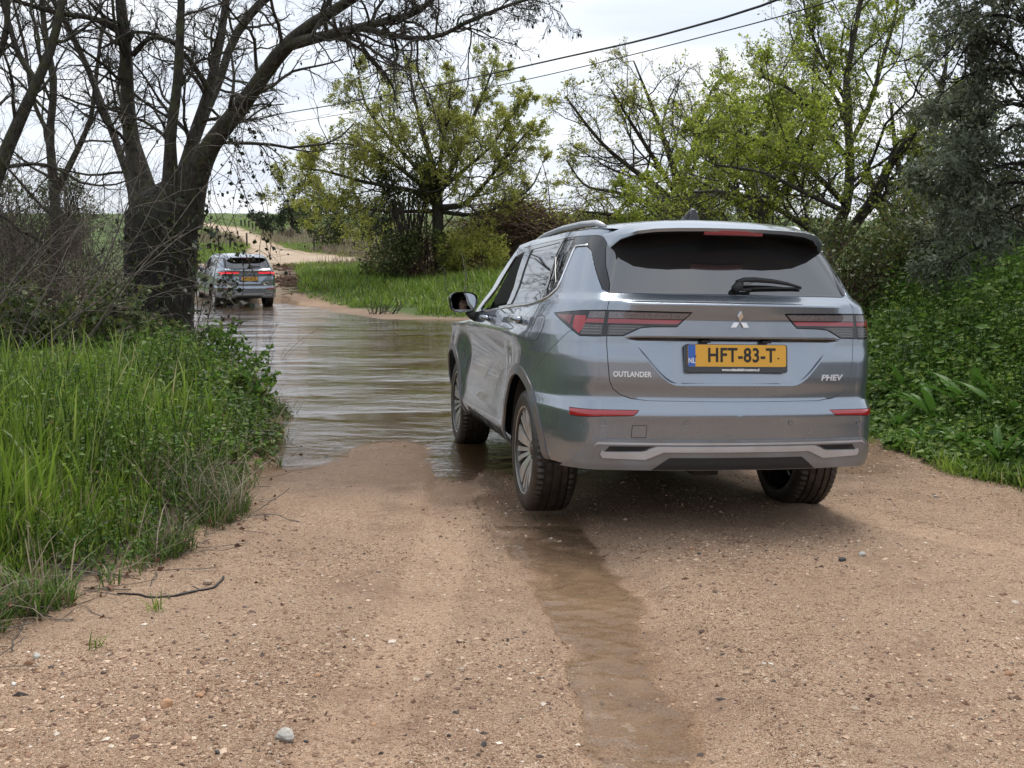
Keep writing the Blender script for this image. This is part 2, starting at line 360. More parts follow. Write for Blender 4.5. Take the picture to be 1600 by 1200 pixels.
BODY_TOP = [(-.1, ROOFZ), (2.9, ROOFZ), X(1.27, 1.556), X(1.55, 1.33), X(1.84, 1.09), X(2.0, 1.035), X(2.6, 1.00), X(3.2, .93), (U3, .86), (U4+.1, .84), (U4+.1, .2), (-.1, .2)]
BUMP_BOT, SILL_T = .372, .395

def region_of(c):
    """which panel each point (u, z) of the left half belongs to"""
    p, _ = surfn(c[:, 0], c[:, 1]); x, z = p[:, 0], c[:, 1]; u = c[:, 0]
    r = np.minimum(np.hypot(x, z-WZ), np.hypot(x-WBASE, z-WZ)); sidey = u > .9
    out = np.array(['']*len(c), dtype=object)
    def put(mask, name): out[(out == '') & mask] = name
    put(~inpoly(c, BODY_TOP), 'x')
    put((u < 1.35) & (z < BUMP_BOT), 'x'); put((z < .285), 'x')
    put(sidey & (r < .425), 'x')
    put(sidey & (r < .482) & (z > .30) & (x < 1.3), 'wheel_arch_trim'); put(sidey & (r < .482) & (z > .30), 'wheel_arch_trim#front')
    put(inpoly(c, LAMP), 'tail_lamp'); put(inpoly(c, REFL), 'rear_reflector')
    put(inpoly(c, RWIN), 'rear_window'); put(inpoly(c, TAIL), 'tailgate')
    put(inpoly(c, FWIN), 'x'); put(inpoly(c, BPIL), 'door_pillar'); put(inpoly(c, RGLASS), 'rear_side_window'); put(inpoly(c, QGLASS), 'quarter_window'); put(inpoly(c, DLO), 'window_surround')
    put((z > 1.53) | (inpoly(c, [X(1.0, 1.5), X(1.30, 1.6), X(1.9, 1.15), X(1.9, 1.05), X(1.74, 1.095), X(1.2, 1.508)])), 'roof_side')
    bs = BSEAM+[(1.36, .2), (-.1, .2), (-.1, 1.024)]
    put(inpoly(c, bs), 'rear_bumper')
    xs_r = np.interp(-z, [-q[1] for q in SEAM_R], [q[0] for q in SEAM_R]); xs_b = np.interp(-z, [-q[1] for q in SEAM_B], [q[0] for q in SEAM_B]); xs_f = np.interp(-z, [-q[1] for q in SEAM_F], [q[0] for q in SEAM_F])
    put((z < SILL_T) & (x > 0) & (x < WBASE), 'door_sill')
    put(u < xs_r, 'quarter_panel'); put(u < xs_b, 'rear_door'); put(u < xs_f, 'front_door')
    put((u > U2+.35) & (z < .80), 'front_bumper')
    put(u >= xs_f, 'front_fender')
    return out

def build_shell():
    V = []; E = []
    def line(pts, closed=True, step=.022):
        p = resample(pts, step, closed); b = len(V); V.extend(p); n = len(p)
        E.extend([(b+i, b+(i+1) % n) for i in range(n if closed else n-1)])
    for q in (LAMP, TAIL, RWIN, REFL, DLO, FWIN, BPIL, RGLASS, QGLASS): line(q, True, .014)
    for q in (SEAM_R, SEAM_B, SEAM_F, BSEAM): line(q, False)
    line(BODY_TOP); line([(-.1, BUMP_BOT), (1.35, BUMP_BOT), (1.35, .285), (5.9, .285)], False); line([(1.3, SILL_T), (4.6, SILL_T)], False)
    line([(0, .2), (0, 1.62)], False)
    for dz in (-.014, -.009, -.004, .0, .004, .009, .014):
        ys = np.linspace(0, .605, 60); line([(y/.68*U0, .795+.235*float(smooth(.30, .60, y))+dz) for y in ys], False, .012)
    for zz in (1.010, 1.014, 1.018, 1.022, 1.186, 1.193, 1.2, .655, .661, .668): line([(0, zz), (.60, zz)], False, .012)
    for cx in (0, WBASE):
        for rr in (.425, .482):
            pts = []
            for a in np.linspace(-.25, math.pi+.25, 60):
                x, z = cx+rr*math.cos(a), WZ+rr*math.sin(a); pts.append(X(x, z))
            line(pts, False, .03)
    gx = np.concatenate([np.arange(0, .76, .0125), np.arange(.77, 1.6, .019), np.arange(1.6, U2+.9, .034), np.arange(U2+.9, U4+.05, .05)])
    gz = np.concatenate([np.arange(.27, .66, .02), np.arange(.66, .72, .008), np.arange(.73, 1.24, .0125), np.arange(1.245, 1.6, .022)])
    for i, a in enumerate(gx):
        for j, b in enumerate(gz):
            if a > 1.6 and j % 2: continue
            V.append((a+(.2*.012 if j % 2 else 0), b))
    r = delaunay_2d_cdt([Vector(p) for p in V], E, [], 0, 1e-5)
    P = np.array([tuple(p) for p in r[0]]); T = np.array([f for f in r[2] if len(f) == 3])
    c = P[T].mean(1); reg = region_of(c)
    keep = (c[:, 0] > 0)
    ar = (P[T[:, 1]]-P[T[:, 0]]); br = (P[T[:, 2]]-P[T[:, 0]]); area = ar[:, 0]*br[:, 1]-ar[:, 1]*br[:, 0]
    T = np.where((area < 0)[:, None], T[:, ::-1], T); keep &= np.abs(area) > 1e-9
    out = {}
    for name in sorted(set(reg)):
        if name in ('', 'x'): continue
        out[name] = T[keep & (reg == name)]
    return P, out

def panel_mesh(P2, T, mirror, merge, rim=.014, gap=.0018, off=0.):
    """one panel: the skin, its edge turned in, a hair-line gap to its neighbours"""
    idx = np.unique(T); mp = -np.ones(len(P2), int); mp[idx] = np.arange(len(idx)); T = mp[T]; q = P2[idx]
    p, n = surfn(q[:, 0], q[:, 1])
    if off: p = p+n*off
    # outward winding: z x u ordering
    fn = np.cross(p[T[:, 1]]-p[T[:, 0]], p[T[:, 2]]-p[T[:, 0]])
    flip = (fn*n[T[:, 0]]).sum(1) < 0; T = np.where(flip[:, None], T[:, ::-1], T)
    ed = np.concatenate([T[:, [0, 1]], T[:, [1, 2]], T[:, [2, 0]]]); fi = np.tile(np.arange(len(T)), 3)
    key = np.sort(ed, 1); key = key[:, 0]*10**6+key[:, 1]
    _, inv, cnt = np.unique(key, return_inverse=True, return_counts=True)
    bm_ = cnt[inv] == 1
    be = ed[bm_]
    if merge:
        cen = np.abs(q[:, 0]) < 1e-6; be = be[~(cen[be[:, 0]] & cen[be[:, 1]])]
    mv = np.zeros_like(p); e = p[be[:, 1]]-p[be[:, 0]]; inn = np.cross(n[be[:, 0]], e); inn /= np.linalg.norm(inn, axis=1, keepdims=True)+1e-9
    for k in (0, 1): np.add.at(mv, be[:, k], inn)
    l = np.linalg.norm(mv, axis=1, keepdims=True); mv = np.where(l > 1e-6, mv/np.maximum(l, 1e-6), 0)
    if merge: mv[np.abs(q[:, 0]) < 1e-6, 1] = 0
    p = p+mv*gap
    bv = np.unique(be); rm = -np.ones(len(p), int); N = len(p); rm[bv] = N+np.arange(len(bv)); top = N+len(bv)+np.arange(len(bv)); tm = -np.ones(len(p), int); tm[bv] = top
    p2 = np.concatenate([p, p[bv]-n[bv]*.0015, p[bv]-n[bv]*rim])
    out_n = -mv[bv]; n2 = np.concatenate([n, out_n*.8+n[bv]*.3, out_n])
    F = np.concatenate([T, np.stack([be[:, 1], be[:, 0], rm[be[:, 0]]], 1), np.stack([be[:, 1], rm[be[:, 0]], rm[be[:, 1]]], 1), np.stack([rm[be[:, 1]], rm[be[:, 0]], tm[be[:, 0]]], 1), np.stack([rm[be[:, 1]], tm[be[:, 0]], tm[be[:, 1]]], 1)])
    if mirror or merge:
        pm = p2*[1, -1, 1]; nm = n2*[1, -1, 1]; Fm = F[:, ::-1]
        if mirror and not merge: return pm, Fm, nm
        b = len(p2); p2 = np.concatenate([p2, pm]); n2 = np.concatenate([n2, nm]); F = np.concatenate([F, Fm+b])
    return p2, F, n2

def overlay(poly, off, mat, name, parent, mirror=False, both=False, step=.012, rim=.006, gap=0.):
    """a thin piece lying on the body surface"""
    b = resample(poly, step); V = list(b); E = [(i, (i+1) % len(b)) for i in range(len(b))]
    q = np.array(poly); lo, hi = q.min(0), q.max(0)
    for a in np.arange(lo[0], hi[0], .014):
        for c in np.arange(lo[1], hi[1], .014):
            V.append((a, c))
    r = delaunay_2d_cdt([Vector(p) for p in V], E, [], 0, 1e-5)
    P = np.array([tuple(p) for p in r[0]]); T = np.array([f for f in r[2] if len(f) == 3])
    T = T[inpoly(P[T].mean(1), poly)]
    p, F, n = panel_mesh(P, T, mirror, False, rim, gap, off)
    return mesh_obj(name, p, F, mat, parent, True, n)

def text_obj(name, s, size, mat, parent, fn, depth=.002, sx=1.0, space=1.0, bold=0.0):
    """raised lettering: Blender's own font turned to a mesh, then wrapped with fn(x, y, h)"""
    cu = bpy.data.curves.new(name, 'FONT'); cu.body = s; cu.size = size; cu.align_x = 'CENTER'; cu.align_y = 'CENTER'; cu.extrude = .5; cu.space_character = space; cu.offset = bold
    t = bpy.data.objects.new(name, cu); COL.objects.link(t)
    dg = bpy.context.evaluated_depsgraph_get(); me = bpy.data.meshes.new_from_object(t.evaluated_get(dg))
    bpy.data.objects.remove(t); bpy.data.curves.remove(cu)
    co = np.empty(len(me.vertices)*3, np.float32); me.vertices.foreach_get('co', co); co = co.reshape(-1, 3)
    out = np.array([fn(a*sx, b, (c+.5)*depth) for a, b, c in co], np.float32)
    me.vertices.foreach_set('co', out.ravel()); me.update(); me.materials.clear(); me.materials.append(mat)
    o = bpy.data.objects.new(name, me); COL.objects.link(o); o.parent = parent
    return o

def rear_fn(yc, zc, tilt=0., base=0.):
    """maps flat (right, up, out) to the tail: right is -y seen from behind"""
    def f(a, b, h):
        y = yc-a; z = zc+b
        p, n = surfn(np.array([float(rear_u(np.float64(y), np.float64(z)))]), np.array([z]))
        return tuple(p[0]+n[0]*(h+base))
    return f
def flat_fn(org, right, up, out):
    org, right, up, out = map(np.array, (org, right, up, out))
    return lambda a, b, h: tuple(org+right*a+up*b+out*h)
# ------------------------------------------------------------------ the car
def make_wheel(root, cx, sgn):
    """tyre with grooved tread, dark rim with machined blades"""
    yo = .902 if sgn > 0 else -.862; w = .245
    wroot = empty('wheel', (cx, yo-sgn*w/2, WZ), root)
    R = RW; k = 120; V = []; F = []
    prof = [(.235, -.105), (.250, -.118), (.275, -.1235), (.305, -.122), (.328, -.112), (.3405, -.098), (.344, -.082), (.344, -.070), (.336, -.069), (.336, -.060), (.3445, -.059), (.345, -.034), (.345, -.030), (.337, -.029), (.337, -.020), (.345, -.019),
            (.3455, 0)]
    full = prof+[(r, -h) for r, h in prof[-2::-1]]
    n = len(full)
    for j in range(k):
        a = 2*math.pi*j/k
        for i, (r, h) in enumerate(full):
            hh = abs(h); rr = r
            if .06 < hh < .113 and r > .327: rr -= .0075 if j % 2 else 0           # shoulder blocks
            elif r > .343 and hh < .06: rr -= .004 if (j+int(hh*60)) % 4 == 0 else 0
            V.append((rr*math.cos(a), h, rr*math.sin(a)))
    for j in range(k):
        for i in range(n-1):
            b, c = j*n+i, ((j+1) % k)*n+i; F.append((b, b+1, c+1, c))
    o = mesh_obj('tyre', V, F, MC['tyre'], wroot, True); o.data.set_sharp_from_angle(angle=R_(28))
    s = sgn
    m = MB()
    m.lathe([(.238, .10*s), (.246, .112*s), (.238, .116*s), (.228, .110*s), (.222, .085*s), (.218, -.09*s), (.222, -.11*s)], 64, 'Y', 0)
    m.lathe([(.0, .055*s), (.06, .058*s), (.09, .05*s), (.218, .035*s)], 40, 'Y', 0)
    m.build('rim', MC['rim_dark'], wroot, True, autos=35)
    r_ = bpy.data.objects[wroot.name].children[1]
    b = MB()
    def blade(a0, a1, w0, w1, r0, r1, h0, h1, th=.012):
        """spoke from radius r0 to r1 with half widths w0, w1"""
        ca, sa = math.cos(a0), math.sin(a0); ca1, sa1 = math.cos(a1), math.sin(a1)
        P = []
        for (c_, s_, r, w_, h) in ((ca, sa, r0, w0, h0), (ca1, sa1, (r0+r1)/2, (w0+w1)/2, (h0+h1)/2+.008), (ca1, sa1, r1, w1, h1)):
            for q in (-1, 1):
                P.append((r*c_-q*w_*s_, h*s, r*s_+q*w_*c_))
        Q = [(x, y-th*s, z) for x, y, z in P]
        fs = [(0, 1, 3, 2), (2, 3, 5, 4), (0, 2, 8, 6), (2, 4, 10, 8), (1, 7, 9, 3), (3, 9, 11, 5), (4, 5, 11, 10), (0, 6, 7, 1)]
        b.add(P+Q, fs if s > 0 else [f[::-1] for f in fs])
    for i in range(5):
        a = 2*math.pi*i/5+.35
        blade(a, a, .016, .052, .052, .234, .068, .104)
        for d in (.52, .80):
            blade(a+d*.98, a+d, .009, .016, .055, .236, .064, .104)
    b.lathe([(.236, .113*s), (.2455, .117*s), (.2475, .112*s)], 64, 'Y', 0)
    b.build('spokes', MC['rim_face'], r_, False)
    h = MB(); h.lathe([(0, .076*s), (.026, .075*s), (.033, .068*s), (.036, .058*s)], 24, 'Y')
    for i in range(5):
        a = 2*math.pi*i/5; h.lathe([(0, .066*s), (.009, .066*s), (.010, .055*s)], 8, 'Y', 0, (.05*math.cos(a), 0, .05*math.sin(a)))
    h.build('hub_cap', MC['rim_dark'], r_, True, autos=35)
    return wroot

def build_head(name, parent, c, size=.112):
    """a person's head and shoulders as one skinned body, seated behind the wheel"""
    x, y, z = c
    pts = [(x-.02, y, z-.62), (x-.03, y, z-.42), (x-.03, y, z-.25), (x-.015, y, z-.17), (x, y, z-.10), (x+.005, y, z-.01), (x, y, z+.07),
           (x-.02, y+.17, z-.27), (x+.14, y+.22, z-.44), (x+.38, y+.17, z-.36), (x+.45, y+.16, z-.33),
           (x-.02, y-.17, z-.27), (x+.14, y-.22, z-.44), (x+.38, y-.13, z-.36), (x+.45, y-.12, z-.33),
           (x+.10, y+.1, z-.64), (x+.45, y+.12, z-.60), (x+.10, y-.1, z-.64), (x+.45, y-.12, z-.60)]
    ed = [(0, 1), (1, 2), (2, 3), (3, 4), (4, 5), (5, 6), (2, 7), (7, 8), (8, 9), (9, 10), (2, 11), (11, 12), (12, 13), (13, 14), (0, 15), (15, 16), (0, 17), (17, 18)]
    rad = [(.15, .17), (.13, .16), (.11, .15), (.055, .055), (.062, .06), (.092, .074), (.085, .068)]+[(.065, .065), (.05, .05), (.038, .038), (.04, .03)]*2+[(.085, .085), (.07, .07)]*2
    me = bpy.data.meshes.new(name); me.from_pydata(pts, ed, []); o = bpy.data.objects.new(name, me); COL.objects.link(o)
    sk = o.modifiers.new('s', 'SKIN'); sk.use_smooth_shade = True
    for i, q in enumerate(rad): me.skin_vertices[0].data[i].radius = q
    me.skin_vertices[0].data[0].use_root = True
    ss = o.modifiers.new('d', 'SUBSURF'); ss.levels = ss.render_levels = 2
    dg = bpy.context.evaluated_depsgraph_get(); m2 = bpy.data.meshes.new_from_object(o.evaluated_get(dg)); bpy.data.objects.remove(o)
    m2.materials.clear(); m2.materials.append(MC['skin']); m2.materials.append(MC['shirt'])
    mi = [1 if (p.center.z < z-.155 and p.center.x < x+.36) else 0 for p in m2.polygons]
    m2.polygons.foreach_set('material_index', np.array(mi, np.int32))
    # face: push out the nose, press in the eye sockets
    for v in m2.vertices:
        dx, dy, dz = v.co.x-x, v.co.y-y, v.co.z-z
        if dx > .05 and dz > -.12:
            v.co.x += .022*math.exp(-((dy/.013)**2+((dz+.025)/.025)**2))
    body = bpy.data.objects.new('person', m2); COL.objects.link(body)
    hair = MB()
    for i in range(1):
        n1, n2 = 14, 20; Vv = []; Ff = []
        for a in range(n1+1):
            t = math.pi*.62*a/n1
            for bq in range(n2):
                q = 2*math.pi*bq/n2; fr = max(0, math.cos(q))
                tt = t*(1-.40*fr)
                Vv.append((x-.008+.104*math.sin(tt)*math.cos(q), y+.086*math.sin(tt)*math.sin(q), z+.035+.108*math.cos(tt)))
        for a in range(n1):
            for bq in range(n2): Ff.append((a*n2+bq, (a+1)*n2+bq, (a+1)*n2+(bq+1) % n2, a*n2+(bq+1) % n2))
        hair.add(Vv, Ff)
    hair.build('hair', MC['hair'], body, True)
    g = MB()
    for q in (-1, 1):
        g.tube([(x+.094+.004*math.cos(2*a), y+q*.033+.026*math.cos(a), z+.018+.021*math.sin(a)) for a in np.linspace(0, 2*math.pi, 15)], .0034, 5, caps=False)
        g.tube([(x+.09, y+q*.059, z+.025), (x+.0, y+q*.08, z+.02)], .003, 4)
        g.lathe([(0, .0), (.012, .001), (.013, -.004)], 10, 'Z', 0, (0, 0, 0)) if False else None
    g.tube([(x+.098, y-.009, z+.02), (x+.1, y+.009, z+.02)], .003, 4)
    g.build('glasses', MC['black'], body, True)
    f = MB()
    for q in (-1, 1):
        f.box((x+.084, y+q*.033, z+.018), (.012, .024, .010)); f.box((x+.086, y+q*.033, z+.045), (.01, .034, .006)); f.box((x-.01, y+q*.08, z), (.03, .018, .055), 0)
    f.build('eye_detail', MC['hair'], body, False, bevel=.003)
    l = MB(); l.box((x+.082, y, z-.068), (.012, .045, .010)); l.build('mouth', MC['red_dark'], body, False, bevel=.004)
    body.parent = parent
    return body

def build_car(label):
    root = empty('suv'); tag(root, label, 'car', 'grey-blue cars fording the stream')
    P2, regs = build_shell()
    mats = dict(tail_lamp='gloss', rear_reflector='red', rear_window='rear_glass', window_surround='gloss', door_pillar='gloss', rear_side_window='glass', quarter_window='glass', wheel_arch_trim='arch', door_sill='paint')
    off = dict(door_pillar=.004, wheel_arch_trim=.006, tail_lamp=.003, rear_side_window=-.003, quarter_window=-.003)
    for name, T in regs.items():
        name = name.split('#')[0]
        m = MC[mats.get(name, 'paint')]; o = off.get(name, 0.)
        if name in ('tailgate', 'rear_window', 'rear_bumper', 'front_bumper'):
            p, F, n = panel_mesh(P2, T, False, True, off=o); mesh_obj(name, p, F, m, root, True, n)
        else:
            for mir in (False, True):
                p, F, n = panel_mesh(P2, T, mir, False, off=o); ob = mesh_obj(name, p, F, m, root, True, n)
                if name == 'tail_lamp':
                    lamp_parts(ob, mir)
                if name in ('front_door', 'rear_door'):
                    door_handle(ob, mir, name)
    # roof skin between the two sides
    xs = np.concatenate([np.linspace(-.60, 1.0, 26), np.linspace(1.05, 1.27, 6)]); V = []; F = []; ny = 22
    def roof_pt(x, t):
        """t in -1..1 across"""
        e = .668 if x > -.05 else .668-.26*((-.05-x)/.62)**2
        if x > .9: e -= .02*((x-.9)/.4)
        zc = .066-.03*max(0, (x-.6)/.7)**2-.035*max(0, (-.15-x)/.5)**2
        ze = ROOFZ-.002-.016*max(0, (x-1.0)/.27)-(.018 if x < -.45 else 0)*((-.45-x)/.15)
        return (x, e*t, ze+zc*(1-abs(t)**2.6))
    for x in xs:
        for j in range(ny+1): V.append(roof_pt(x, -1+2*j/ny))
    for i in range(len(xs)-1):
        for j in range(ny): a = i*(ny+1)+j; F.append((a, a+ny+1, a+ny+2, a+1))
    mesh_obj('roof', V, F, MC['paint'], root, True)
    # spoiler over the rear window
    edge = [(.585, -.50, 1.452), (.578, -.535, 1.476), (.545, -.62, 1.520), (.48, -.685, 1.545), (.40, -.72, 1.556), (.29, -.748, 1.561), (.15, -.76, 1.564), (0, -.763, 1.565)]
    edge = edge+[(-y, x, z) for y, x, z in edge[-2::-1]]
    ne = len(edge); V = []; F = []
    for i, (y, x, z) in enumerate(edge):
        t = y/.60; q = roof_pt(-.46, max(-1, min(1, y/.56)))
        q = (q[0]+.05*min(1, abs(t))**3, q[1] if abs(t) < .85 else y*1.02, q[2] if abs(t) < .9 else q[2]-.03)
        for s in np.linspace(0, 1, 6):
            hump = .013*math.sin(math.pi*s)
            V.append((q[0]+(x-q[0])*s, q[1]+(y-q[1])*s, q[2]+(z-q[2])*s+hump+.004*(1-s)))
        V.append((x+.004, y, z-.016)); V.append((x+.03, y*.99, z-.024)); V.append((-.50+.04*abs(t), y*.96, z-.012-.01)); 
    k = 9
    for i in range(ne-1):
        for j in range(k-1): a = i*k+j; F.append((a, a+1, a+k+1, a+k))
    mi = [1 if (f[0] % k) >= 6 else 0 for f in F]
    sp = mesh_obj('roof_spoiler', V, F, [MC['paint'], MC['gloss']], root, True, mat_idx=mi); sp.data.set_sharp_from_angle(angle=R_(40))
    b = MB()
    L = []
    for y in np.linspace(.155, -.155, 9): L.append((-.757+.04*(y/.29)**2, y, 1.551))
    b.add([(x, y, z+.009) for x, y, z in L]+[(x-.0, y, z-.012) for x, y, z in L]+[(x+.03, y, z-.014) for x, y, z in L], [(i, i+1, 10+i, 9+i) for i in range(8)]+[(9+i, 10+i, 19+i, 18+i) for i in range(8)])
    for i in range(len(b.v)): b.v[i] = (b.v[i][0]-.004, b.v[i][1], b.v[i][2]-.006)
    b.build('brake_light', MC['red_soft'], root, True)
    # windscreen, bonnet
    V = []; F = []; n1, n2 = 10, 12
    for i in range(n1+1):
        t = i/n1
        for j in range(n2+1):
            y = -1+2*j/n2; e = .665+(.80-.665)*t
            V.append((1.27+.62*t+.10*(1-y*y)*(1-.3*t), e*y, 1.556-.48*t+.055*(1-abs(y)**2.4)*(1-t)+.02*(1-y*y)*t))
    for i in range(n1):
        for j in range(n2): a = i*(n2+1)+j; F.append((a, a+n2+1, a+n2+2, a+1))
    mesh_obj('windscreen', V, F, MC['screen'], root, True)
    V = []; F = []
    for i in range(n1+1):
        t = i/n1; x = 1.84+1.62*t
        for j in range(n2+1):
            y = -1+2*j/n2; ze = np.interp(x, [1.84, 2.0, 2.6, 3.2, 3.5], [1.085, 1.04, 1.0, .93, .85]); e = .86-.10*t-.25*max(0, t-.75)
            V.append((x+.05*(1-y*y), e*y, ze+.05*(1-abs(y)**3)))
    for i in range(n1):
        for j in range(n2): a = i*(n2+1)+j; F.append((a, a+n2+1, a+n2+2, a+1))
    mesh_obj('bonnet', V, F, MC['paint'], root, True)
    # floor, wheel housings, bulkheads
    b = MB(); b.box((1.45, 0, .385), (3.7, 1.30, .04)); b.box((-.62, 0, .40), (.36, 1.02, .04)); b.box((-.58, .09, .345), (.26, .14, .06))
    b.tube([(-.60, .08, .335), (-.30, .12, .33), (.1, .18, .31)], .035, 8); b.tube([(0, -.7, .33), (0, .7, .33)], .045, 8); b.tube([(WBASE, -.7, .33), (WBASE, .7, .33)], .04, 8)
    b.box((1.4, 0, .33), (1.6, 1.1, .06))
    b.build('underbody', MC['dark'], root, False, bevel=.01)
    for cx in (0, WBASE):
        for s in (-1, 1):
            b = MB(); pts = [(cx+.428*math.cos(a), WZ+.428*math.sin(a)) for a in np.linspace(-.02, math.pi+.02, 26)]
            n = len(pts); y0, y1 = s*.52, s*.885
            b.add([(x, y0, z) for x, z in pts]+[(x, y1, z) for x, z in pts], [(i, i+1, n+i+1, n+i) for i in range(n-1)])
            b.add([(x, y0, z) for x, z in pts], [tuple(range(n))]); b.build('wheel_arch_liner', MC['dark'], root, True)
    # cabin: dash, seats, door cards, headlining
    b = MB(); b.box((1.62, 0, .92), (.45, 1.45, .30)); b.box((1.9, 0, .72), (.12, 1.5, .72)); b.box((.45, 0, 1.535), (1.6, 1.14, .02)); b.box((-.70, 0, .80), (.06, 1.1, .66))
    for s in (-1, 1): b.box((.95, s*.80, .72), (1.7, .05, .78)); b.box((.1, s*.62, .85), (1.2, .06, .5))
    b.build('cabin_lining', MC['cabin'], root, False, bevel=.02)
    for s in (-1, 1):
        t = MB(); t.box((.95, s*.38, .62), (.52, .50, .16)); t.box((.54, s*.38, .92), (.13, .48, .56), rot=Matrix.Rotation(-.18, 3, 'Y'))
        o = t.build('seat', MC['cabin'], root, False, bevel=.04); h = MB(); h.box((.46, s*.38, 1.29), (.09, .26, .18)); h.build('headrest', MC['cabin'], o, False, bevel=.03)
    t = MB(); t.box((.0, 0, .62), (.5, 1.2, .16)); t.box((-.28, 0, .90), (.14, 1.18, .55), rot=Matrix.Rotation(-.22, 3, 'Y'))
    for y in (-.4, 0, .4): t.box((-.36, y, 1.25), (.08, .25, .16))
    t.build('rear_seat', MC['cabin'], root, False, bevel=.03)
    t = MB(); t.tube([(1.33+.05*math.sin(a), .38+.18*math.cos(a), .98+.17*math.sin(a)) for a in np.linspace(0, 2*math.pi, 25)], .016, 6, caps=False); t.tube([(1.33, .20, .98), (1.33, .56, .98)], .02, 6); t.tube([(1.33, .38, .98), (1.55, .38, .90)], .03, 6)
    t.build('steering_wheel', MC['black'], root, True)
    for cx in (0, WBASE):
        for s in (1, -1): make_wheel(root, cx, s)
    # ---- tail: silver lower trim
    def pan(name, poly, offv, mat, parent, both=True, rim=.012):
        if both:
            a = overlay(poly, offv, mat, name, parent, False, rim=rim); b_ = overlay(poly, offv, mat, name, parent, True, rim=rim); return a
        return overlay(poly, offv, mat, name, parent, False, rim=rim)
    base = [(0, .374), (.40, .374), (.86, .374), (1.06, .366), (.96, .410), (.835, .477), (.715, .522), (0, .522)]
    sk = pan('lower_bumper_trim', base, .012, MC['skid_grey'], root, rim=.02)
    kids = [o for o in root.children if o.name.startswith('lower_bumper_trim')]
    for i, sk in enumerate(kids):
        mir = i == 1
        overlay([(0, .510), (.70, .510), (.735, .490), (.700, .500), (0, .501)], .018, MC['silver'], 'silver_strip', sk, mir)
        overlay([(0, .492), (.405, .492), (.478, .466), (.655, .463), (.668, .470), (.678, .452), (.668, .434), (.465, .428), (.375, .466), (0, .466)], .020, MC['silver'], 'silver_bar', sk, mir, rim=.016)
        v = overlay([(.655, .466), (.632, .491), (.418, .493), (.485, .470)], .0135, MC['dark'], 'bumper_vent', sk, mir)
        for zz in (.473, .480, .487): overlay([(.62, zz), (.45+.0*zz, zz), (.45, zz+.003), (.62, zz+.003)], .0165, MC['black'], 'vent_slat', v, mir, rim=.003)
        overlay([(0, .378), (.43, .378), (.345, .436), (0, .436)], .0145, MC['black'], 'diffuser', sk, mir, rim=.01)
    # black slot under the handle lip
    for mir in (False, True):
        overlay([(0, 1.003), (.50, 1.003), (.57, 1.012), (.52, 1.019), (0, 1.019)], .002, MC['gloss'], 'handle_slot', root, mir)
    # parking sensors, tow cover
    for u_, zz in ((.671, .601), (.272, .607), (-.272, .607), (-.671, .601)):
        p, n = surfn(np.array([u_]), np.array([zz])); n = Vector(n[0]); p = Vector(p[0]); rm = n.to_track_quat('Z', 'Y').to_matrix()
        m = MB(); m.lathe([(0, .004), (.009, .0035), (.0095, -.004)], 20, 'Z'); m.lathe([(.0115, .002), (.0135, .0025), (.0145, -.004)], 20, 'Z')
        o = m.build('parking_sensor', MC['paint'], root, True, autos=30); o.data.transform(Matrix.Translation(p) @ rm.to_4x4())
    fr = [(.53, .593), (.46, .593), (.46, .533), (.53, .533)]
    V = []; 
    m = MB()
    for i in range(4):
        a, c = np.array(fr[i]), np.array(fr[(i+1) % 4]); pts = []
        for t in np.linspace(0, 1, 6):
            q = a+(c-a)*t; p, n = surfn(q[:1], q[1:]); pts.append(tuple(p[0]+n[0]*.0))
        m.tube(pts, .0016, 4)
    m.build('tow_cover_seam', MC['dark'], root, False)
    # door-skin seam lines on the left flank: fuel flap
    for mir in (False,):
        ring = [(1.345, 1.105), (1.30, 1.115), (1.25, 1.105), (1.238, 1.06), (1.262, .995), (1.30, .975), (1.36, .978), (1.385, 1.0), (1.37, 1.06)]
        m = MB(); pts = []
        for q in resample(ring, .03): p, n = surfn(np.array([q[0]]), np.array([q[1]])); pts.append(tuple(p[0]))
        m.tube(pts+[pts[0]], .0016, 4, caps=False); m.build('fuel_flap_seam', MC['dark'], root, False)
    # chrome along the glass line
    for mir in (False, True):
        belt = [X(1.74, 1.093)]+[(2.9, 1.121), (2.412, 1.140), (1.686, 1.165), (1.50, 1.175), (1.40, 1.190), (1.318, 1.214), (1.250, 1.256), (1.219, 1.355), (1.194, 1.457), (1.178, 1.480), (1.045, 1.480)]
        pts = []
        for q in resample(belt, .04, False): p, n = surfn(np.array([q[0]]), np.array([q[1]])); p = p[0]+n[0]*.003; pts.append((p[0], -p[1] if mir else p[1], p[2]))
        m = MB(); m.tube(pts, .0058, 6); m.build('chrome_strip', MC['chrome'], root, True)
    # rails, fin
    for s in (1, -1):
        ctrl = [(-.36, .555, 1.585), (-.25, .570, 1.608), (0, .588, 1.617), (.42, .60, 1.617), (.85, .60, 1.603), (1.12, .595, 1.580), (1.24, .59, 1.556)]
        m = MB(); m.tube([(x, y*s, z) for x, y, z in ctrl], [.010, .017, .016, .016, .016, .014, .008], 8); m.build('roof_rail', MC['silver'], root, True)
    m = MB()
    for i, t in enumerate(np.linspace(0, 1, 8)):
        pass
    fin = [(-.20, 1.632), (-.185, 1.705), (-.160, 1.712), (-.10, 1.685), (.03, 1.636)]
    b = [(x, .036-.028*((z-1.63)/.085), z) for x, z in fin]; n = len(b)
    m.add([(x, y, z) for x, y, z in b]+[(x, -y, z) for x, y, z in b], [tuple(range(n))[::-1], tuple(range(n, 2*n))]+[(i, i+1, n+i+1, n+i) for i in range(n-1)])
    m.build('shark_fin_antenna', MC['gloss'], root, False, bevel=.006)
    # wiper on the rear window
    def rs(u_, z_, o_): p, n = surfn(np.array([u_]), np.array([z_])); return tuple(p[0]+n[0]*o_)
